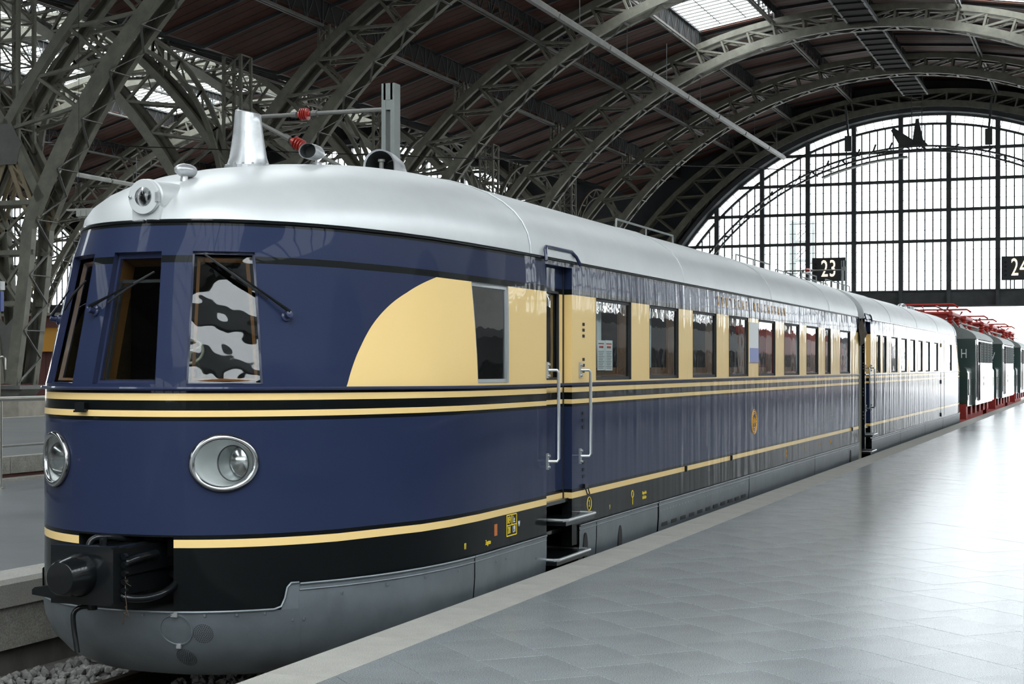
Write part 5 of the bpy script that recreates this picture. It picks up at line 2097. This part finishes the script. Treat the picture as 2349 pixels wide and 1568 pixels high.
text('lettering', '1.91', (SX, 11.085, .37), .075, SIDE, WHITE_P, t1, sx=.5)
text('lettering', 'VV', (SX, 11.19, .40), .06, SIDE, WHITE_P, t1, sx=.5)
for s, z, tx in ((21.6, .42, 'REV'), (21.6, .36, '1.91'), (23.0, .40, 'DR'), (24.2, .40, '24,5 t'), (25.2, .40, '20,9 m')):
    text('lettering', tx, (SX, s, z), .075, SIDE, GOLD, t1)
m_ = MB()
for a, b in (((10.93, .33), (11.135, .33)), ((10.93, .485), (11.135, .485)), ((10.93, .408), (11.135, .408)), ((10.93, .33), (10.93, .485)), ((11.135, .33), (11.135, .485)), ((11.035, .408), (11.035, .485))):
    m_.bar((SX, *a), (SX, *b), .002, .008)
m_.build('inspection_grid', YELLOW_P, t1)
for cy, cz_, r_ in ((12.9, .415, .058), (14.2, .40, .032)):
    m_ = MB()
    m_.tube([(SX, cy + r_ * math.cos(t), cz_ + r_ * math.sin(t)) for t in np.linspace(0, 2 * math.pi, 28, endpoint=False)], .004, 4, closed=True)
    if r_ < .05:
        m_.bar((SX, 14.2, .368), (SX, 14.2, .30), .002, .01)
    m_.build('marking_ring', YELLOW_P, t1)
m_ = MB(); m_.box(SX, 10.71, .40, .003, .055, .085); m_.build('orange_placard', mat('orange_card', (.45, .13, .03), rough=.6), t1)
# round gold crest
m_ = MB()
EY, EZ = 19.53, .905
for r_, w_ in ((.155, .006), (.105, .004)):
    m_.tube([(SX, EY + r_ * math.cos(t), EZ + r_ * math.sin(t)) for t in np.linspace(0, 2 * math.pi, 40, endpoint=False)], w_, 4, closed=True)
for k in range(22):
    t = 2 * math.pi * k / 22
    q = Vector((0, math.cos(t), math.sin(t)))
    o = Vector((SX, EY, EZ)) + q * .13
    m_.box(o.x, o.y, o.z, .003, .022, .026, M=Matrix.Rotation(t, 3, 'X'))
for k in range(4):
    for s in (-1, 1):
        m_.bar((SX, EY + s * (.02 + .018 * k), EZ + .06 - .012 * k), (SX, EY + s * (.02 + .018 * k), EZ + .005 - .012 * k), .003, .010)
m_.box(SX, EY, EZ - .02, .003, .025, .11)
m_.bar((SX, EY - .04, EZ - .075), (SX, EY + .04, EZ - .075), .003, .012)
m_.build('round_crest', GOLD, t1)
# destination plate on the pillar
m_ = MB(); m_.box(SX + .006, 19.48, 1.90, .012, .5, .5); dp = m_.build('route_plate', PAPER, t1)
m_ = MB(); m_.box(SX + .013, 19.48, 1.74, .003, .5, .18); m_.build('route_plate_band', BLUE_S, dp)

# gangway bellows
bl = MB()
NB_ = 9
for k in range(NB_):
    y = 28.13 + .69 * k / (NB_ - 1)
    w_, h_ = (1.30, 2.95) if k % 2 else (1.40, 3.05)
    n = 14
    ring = [(XC + w_, y, -.1), (XC + w_, y, 2.3)] + [(XC + w_ * math.cos(a), y, 2.3 + (h_ - 2.3) * math.sin(a)) for a in np.linspace(.12, math.pi - .12, n)] + [(XC - w_, y, 2.3), (XC - w_, y, -.1)]
    bl.v += ring
    if k:
        m = len(ring)
        for q in range(m - 1):
            bl.f.append(((k - 1) * m + q, k * m + q, k * m + q + 1, (k - 1) * m + q + 1)); bl.m.append(0)
bl.build('gangway_bellows', RUBBER, t1)
m_ = MB()
fp = [(28.0, 2.3), (28.2, 2.47), (28.5, 2.44), (28.82, 2.2), (28.78, 2.1), (28.45, 2.02), (28.2, 1.95), (28.0, 2.1)]
for k in range(len(fp)):
    a, b = fp[k], fp[(k + 1) % len(fp)]
    m_.add([(XC + 1.50, 28.4, 2.2), (XC + 1.46 + .04 * (k % 2), *a), (XC + 1.46 + .04 * ((k + 1) % 2), *b)], ((0, 1, 2),))
m_.build('torn_canvas', CANVAS, t1)
m_ = MB(); m_.tube([(XC + 1.42, 28.2, -.1), (XC + 1.42, 28.2, 2.4)], .045, 10); m_.tube([(XC + 1.38, 28.7, -.1), (XC + 1.38, 28.7, 2.3)], .03, 8); m_.build('gangway_post', STEEL, t1, smooth=40)

# paper notices in the first passenger window
m_ = MB(); m_.box(XC + 1.375, 13.47, 1.70, .002, .22, .27)
nt_ = m_.build('paper_notice', PAPER, label='left printed paper notice taped inside the first passenger window', category='notice')
m_ = MB(); m_.box(XC + 1.375, 13.70, 1.70, .002, .22, .275)
nt2 = m_.build('paper_notice', PAPER, label='right printed paper notice taped inside the first passenger window', category='notice')
PRINT_R, PRINT_K = mat('red_print', (.45, .05, .03), rough=.8), mat('grey_print', (.25, .25, .25), rough=.8)
for par, cy in ((nt_, 13.47), (nt2, 13.70)):
    m_ = MB()
    m_.box(XC + 1.3765, cy, 1.805, .001, .16, .012); m_.box(XC + 1.3765, cy, 1.775, .001, .12, .02)
    m_.build('red_heading', PRINT_R, par)
    m_ = MB()
    for q in range(11):
        m_.box(XC + 1.3765, cy - .005 * (q % 3), 1.735 - .015 * q, .001, .17 - .02 * (q % 3), .006)
    m_.build('printed_line_set', PRINT_K, par)

# ================================================================== SECOND CAR
t2 = thing('railcar', (XC, 39.0, RAILTOP), 'second coupled railcar of the set, its side glaring with window light', 'railcar')
END2 = 49.4
def S2(a, b, *r):
    return (round(END2 - b, 3), round(END2 - a, 3), *(r or (0,)))


C2W = [S2(44.45, 44.98, None), S2(40.49, 41.37, 0, .7), S2(38.65, 39.5, 0, .7), S2(37.14, 37.93, 0, .7), S2(35.62, 36.47, 0, .7), S2(34.07, 34.96, 0, .7), S2(32.47, 33.41, 0, .7), S2(31.26, 31.70, None), S2(30.36, 30.83, None)]
ob2, W2 = build_car(t2, END2, -1, 20.55, C2W, [S2(28.95, 29.55)[:2]], False)
m_ = MB()
for y in (42.06, 42.95):
    m_.box(XC + 1.451, y, 1.3, .01, .025, 2.0)
for z in (.35, 1.2, 2.15):
    m_.box(XC + 1.46, 42.06, z, .03, .06, .1)
m_.build('crew_door_seam', BLACK, t2)

# ================================================================== LOCOMOTIVES
GREEN_M = mat('matt_green', (.03, .06, .05), rough=.7)


def loco(yf, lab, letter, scale_len=1.0):
    t = thing('electric_locomotive', (XC, yf + 6, RAILTOP), lab, 'locomotive')
    L_ = 12.2
    hw = 1.48
    yc0, yc1 = yf + 2.3, yf + L_ - 2.6
    # main cab body with arched roof end
    ra = [(-hw, .35), (hw, .35), (hw, 2.45)] + [(hw * math.cos(a), 2.45 + .5 * math.sin(a)) for a in np.linspace(.15, math.pi - .15, 12)] + [(-hw, 2.45)]
    m_ = MB(); m_.prism([(XC + x, z) for x, z in ra], 'y', yc0, yc1); m_.build('cab_body', GREEN, t)
    m_ = MB(); rr = [(XC + (hw + .04) * math.cos(a), 2.48 + .5 * math.sin(a)) for a in np.linspace(.02, math.pi - .02, 16)]
    m_.prism(rr, 'y', yc0 - .1, yc1 + .1); m_.build('roof', LOCO_GREY, t, smooth=30)
    # low hoods
    for a, b in ((yf + .55, yc0), (yc1, yf + L_ - .3)):
        m_ = MB()
        hd = [(-1.38, .35), (1.38, .35), (1.38, 1.40)] + [(1.18 + .2 * math.cos(q), 1.40 + .2 * math.sin(q)) for q in np.linspace(0, 1.57, 5)] + [(-1.18 - .2 * math.sin(q), 1.40 + .2 * math.cos(q)) for q in np.linspace(0, 1.57, 5)] + [(-1.38, 1.40)]
        m_.prism([(XC + x, z) for x, z in hd], 'y', a, b); m_.build('hood', GREEN, t, smooth=30)
        m_ = MB()
        for y in np.arange(a + .3, b - .2, .12):
            m_.box(XC + 1.385, y, .95, .02, .05, .5)
        m_.build('hood_louvre', GREEN, t)
    # cab windows
    for x in (-.5, .5):
        m_ = MB(); m_.box(XC + x, yc0 - .012, 2.05, .62, .05, .62); w_ = m_.build('cab_window_frame', BLACK, t)
        m_ = MB(); m_.box(XC + x, yc0 - .03, 2.05, .52, .03, .52); m_.build('pane', LENS, w_)
    m_ = MB(); m_.box(XC + hw + .004, yc0 + .55, 1.55, .02, .6, 1.9); dr = m_.build('cab_door', GREEN, t)
    m_ = MB(); m_.box(XC + hw + .012, yc0 + .55, 2.05, .02, .42, .55); m_.build('pane', LENS, dr)
    m_ = MB()
    for y in (yc0 + .18, yc0 + .92):
        m_.tube([(XC + hw + .06, y, .5), (XC + hw + .06, y, 2.3)], .02, 6)
    m_.build('grab_rail', BLACK, t)
    # ventilation grilles along the side
    yg = yc0 + 1.3
    n = 4
    wg = (yc1 - yg - .3) / n
    for k in range(n):
        m_ = MB(); y0_ = yg + wg * k
        m_.bx(XC + hw - .01, XC + hw + .03, y0_ + .05, y0_ + wg - .05, 1.72, 2.42); gr = m_.build('grille_frame', BLACK_M, t)
        m_ = MB()
        for z in np.arange(1.78, 2.4, .085):
            m_.box(XC + hw + .035, y0_ + wg / 2, z, .03, wg - .2, .04, M=None)
        m_.build('louvre_set', GREEN_M, gr)
    m_ = MB(); m_.bx(XC + hw - .005, XC + hw + .012, yg, yc1 - .25, .45, 1.66); m_.build('lower_panel', GREEN, t)
    text('lettering', letter, (XC + 1.12, yc0 - .02, 2.0), .42, FRONT, WHITE_P, t, sx=.7, extrude=.004)
    for q, tx in enumerate(('E', '94', '056')):
        text('lettering', tx, (XC + hw + .016, yg + 1.9, 1.4 - .2 * q), .16, SIDE, BLACK_M, t, sx=.8)
    # red running gear
    m_ = MB(); m_.bx(XC - 1.35, XC + 1.35, yf + .45, yf + .62, -.05, .42); m_.bx(XC - 1.0, XC + 1.0, yf + .6, yf + L_ - .6, -.3, .35); m_.build('buffer_beam', LOCO_RED, t)
    for s in (-1, 1):
        m_ = MB(); m_.lathe([(.11, 0), (.11, -.3), (.25, -.3), (.26, -.36), (.0, -.4)][::-1], 20, M=Matrix.Rotation(R(-90), 3, 'X'), c=(XC + s * .87, yf + .45, .2)); m_.build('buffer', BLACK, t, smooth=40)
    for y in np.arange(yf + 2.2, yf + L_ - 1, 1.75):
        m_ = MB()
        for s in (-1, 1):
            m_.lathe([(.1, -.05), (.5, -.05), (.53, .02), (.52, .06), (.12, .06)], 24, M=Matrix.Rotation(R(90), 3, 'Y'), c=(XC + s * .75, y, RAILTOP + .53))
        w_ = m_.build('wheelset', LOCO_RED, t)
        m_ = MB(); m_.prism([(y - .32, .02), (y + .32, .02), (y + .25, .42), (y - .25, .42)], 'x', XC + .9, XC + 1.22); m_.build('axle_box', LOCO_RED, w_)
    m_ = MB(); m_.tube([(XC + .55, yf + .4, .25), (XC + .6, yf + .2, .0), (XC + .62, yf + .25, -.3), (XC + .55, yf + .45, -.35)], .035, 8); m_.build('brake_hose', BLACK, t, smooth=40)
    m_ = MB(); m_.lathe([(.12, 0), (.12, -.12), (.0, -.14)][::-1], 16, M=Matrix.Rotation(R(-90), 3, 'X'), c=(XC + .95, yf + .5, .62)); m_.build('marker_lamp', WHITE_B, t, smooth=40)
    # roof gear: pantographs folded, insulators, grey boxes
    m_ = MB(); m_.prism([(XC - .8, 2.9), (XC + .8, 2.9), (XC + .6, 3.15), (XC - .6, 3.15)], 'y', yc0 + 1.5, yc1 - 1.5); m_.build('roof_box', LOCO_GREY, t)
    for yp in (yc0 + .8, yc1 - 1.6):
        p_ = MB()
        for s in (-1, 1):
            p_.tube([(XC + s * .75, yp - 1.3, 3.30), (XC + s * .75, yp + 1.5, 3.30)], .07, 8)
            p_.tube([(XC + s * .65, yp - 1.1, 3.50), (XC + s * .35, yp + 1.3, 3.46), (XC + s * .2, yp - .9, 3.58)], .04, 6)
        for y in (yp - 1.2, yp + 1.4):
            p_.tube([(XC - .75, y, 3.30), (XC + .75, y, 3.30)], .07, 8)
        p_.tube([(XC - .95, yp - .9, 3.50), (XC - .8, yp - .9, 3.60), (XC + .8, yp - .9, 3.60), (XC + .95, yp - .9, 3.50)], .04, 6)
        pan = p_.build('pantograph', LOCO_RED, t, smooth=40)
        for x in (-.7, .7):
            for y in (yp - 1.1, yp + 1.3):
                q_ = MB(); q_.lathe([(.06, 0)] + [(.07 + .06 * (k % 2), .05 * k) for k in range(1, 8)] + [(.06, .42)], 12, c=(XC + x, y, 2.88)); q_.build('insulator', RED_INS, pan)
    m_ = MB()
    for s in (-1, 1):
        m_.tube([(XC + s * 1.0, yc0 + .2, 3.0), (XC + s * 1.0, yc1 - .2, 3.0)], .025, 6)
    m_.build('roof_bus_bar', LOCO_GREY, t)
    return t


loco(50.2, 'nearest green electric locomotive with white letter H, behind the second railcar', 'H')
loco(62.9, 'middle green electric locomotive with white letter V and white-lit side', 'V')
loco(75.6, 'farthest green electric locomotive with letter V, cut by the right edge', 'V')

# ================================================================== TRAIN ON THE NEXT TRACK (seen only mirrored in the railcar's flank)
COACH_D, COACH_R = mat('dark_coach_paint', (.035, .037, .042), rough=.5), mat('red_coach_paint', (.30, .02, .018), rough=.5)
for k in range(4):
    y0 = 14.0 + 24.6 * k
    t = thing('parked_coach', (6.8, y0 + 12, RAILTOP), ['first', 'second', 'third', 'fourth'][k] + ' dark coach parked on the next track, mirrored in the railcar flank', 'coach', 'coaches on the next track')
    pr_ = [(5.4, .2), (8.2, .2), (8.25, 2.2), (8.05, 2.9), (7.5, 3.25), (6.1, 3.25), (5.55, 2.9), (5.35, 2.2)]
    m_ = MB(); m_.prism(pr_, 'y', y0, y0 + 24); m_.build('body', COACH_R if k == 2 else COACH_D, t)
    m_ = MB(); m_.bx(5.32, 5.36, y0 + 1, y0 + 23, .75, .85); m_.build('white_stripe', WHITE_P, t)
    for q in range(9):
        m_ = MB(); m_.bx(5.33, 5.37, y0 + 2 + 2.3 * q, y0 + 3.6 + 2.3 * q, 1.35, 2.15); m_.build('window', BLACK_M, t)
    m_ = MB(); m_.bx(5.8, 7.8, y0 + 1, y0 + 23, -.3, .2); m_.build('underframe', BLACK_M, t)
    for yy in (y0 + 3, y0 + 5.5, y0 + 18.5, y0 + 21):
        m_ = MB()
        for sx in (-.75, .75):
            m_.lathe([(.2, -.06), (.44, -.06), (.455, .03), (.45, .06), (.2, .06)], 20, M=Matrix.Rotation(R(90), 3, 'Y'), c=(6.8 + sx, yy, -.72 + .17 + .453))
        m_.tube([(6.0, yy, -.1), (7.6, yy, -.1)], .08, 8)
        m_.build('wheelset', BLACK_M, t)
for s_ in (-1, 1):
    m_ = MB(); m_.bx(6.8 + s_ * .75 - .036, 6.8 + s_ * .75 + .036, 2, 130, -.72, -.55); m_.build('rail', RAIL, label=('right' if s_ > 0 else 'left') + ' running rail of the next track under the parked coaches', category='rail')

# ------------------------------------------------------------------ lettering becomes plain mesh
bpy.context.view_layer.update()
dg = bpy.context.evaluated_depsgraph_get()
for o in [q for q in bpy.data.objects if q.type == 'FONT']:
    me = bpy.data.meshes.new_from_object(o.evaluated_get(dg))
    nm = o.name.split('.')[0]
    par, pinv, mb_, cu = o.parent, o.matrix_parent_inverse.copy(), o.matrix_basis.copy(), o.data
    bpy.data.objects.remove(o)
    bpy.data.curves.remove(cu)
    me.name = nm
    n = bpy.data.objects.new(nm, me)
    COL.objects.link(n)
    n.parent = par
    n.matrix_parent_inverse = pinv
    n.matrix_basis = mb_
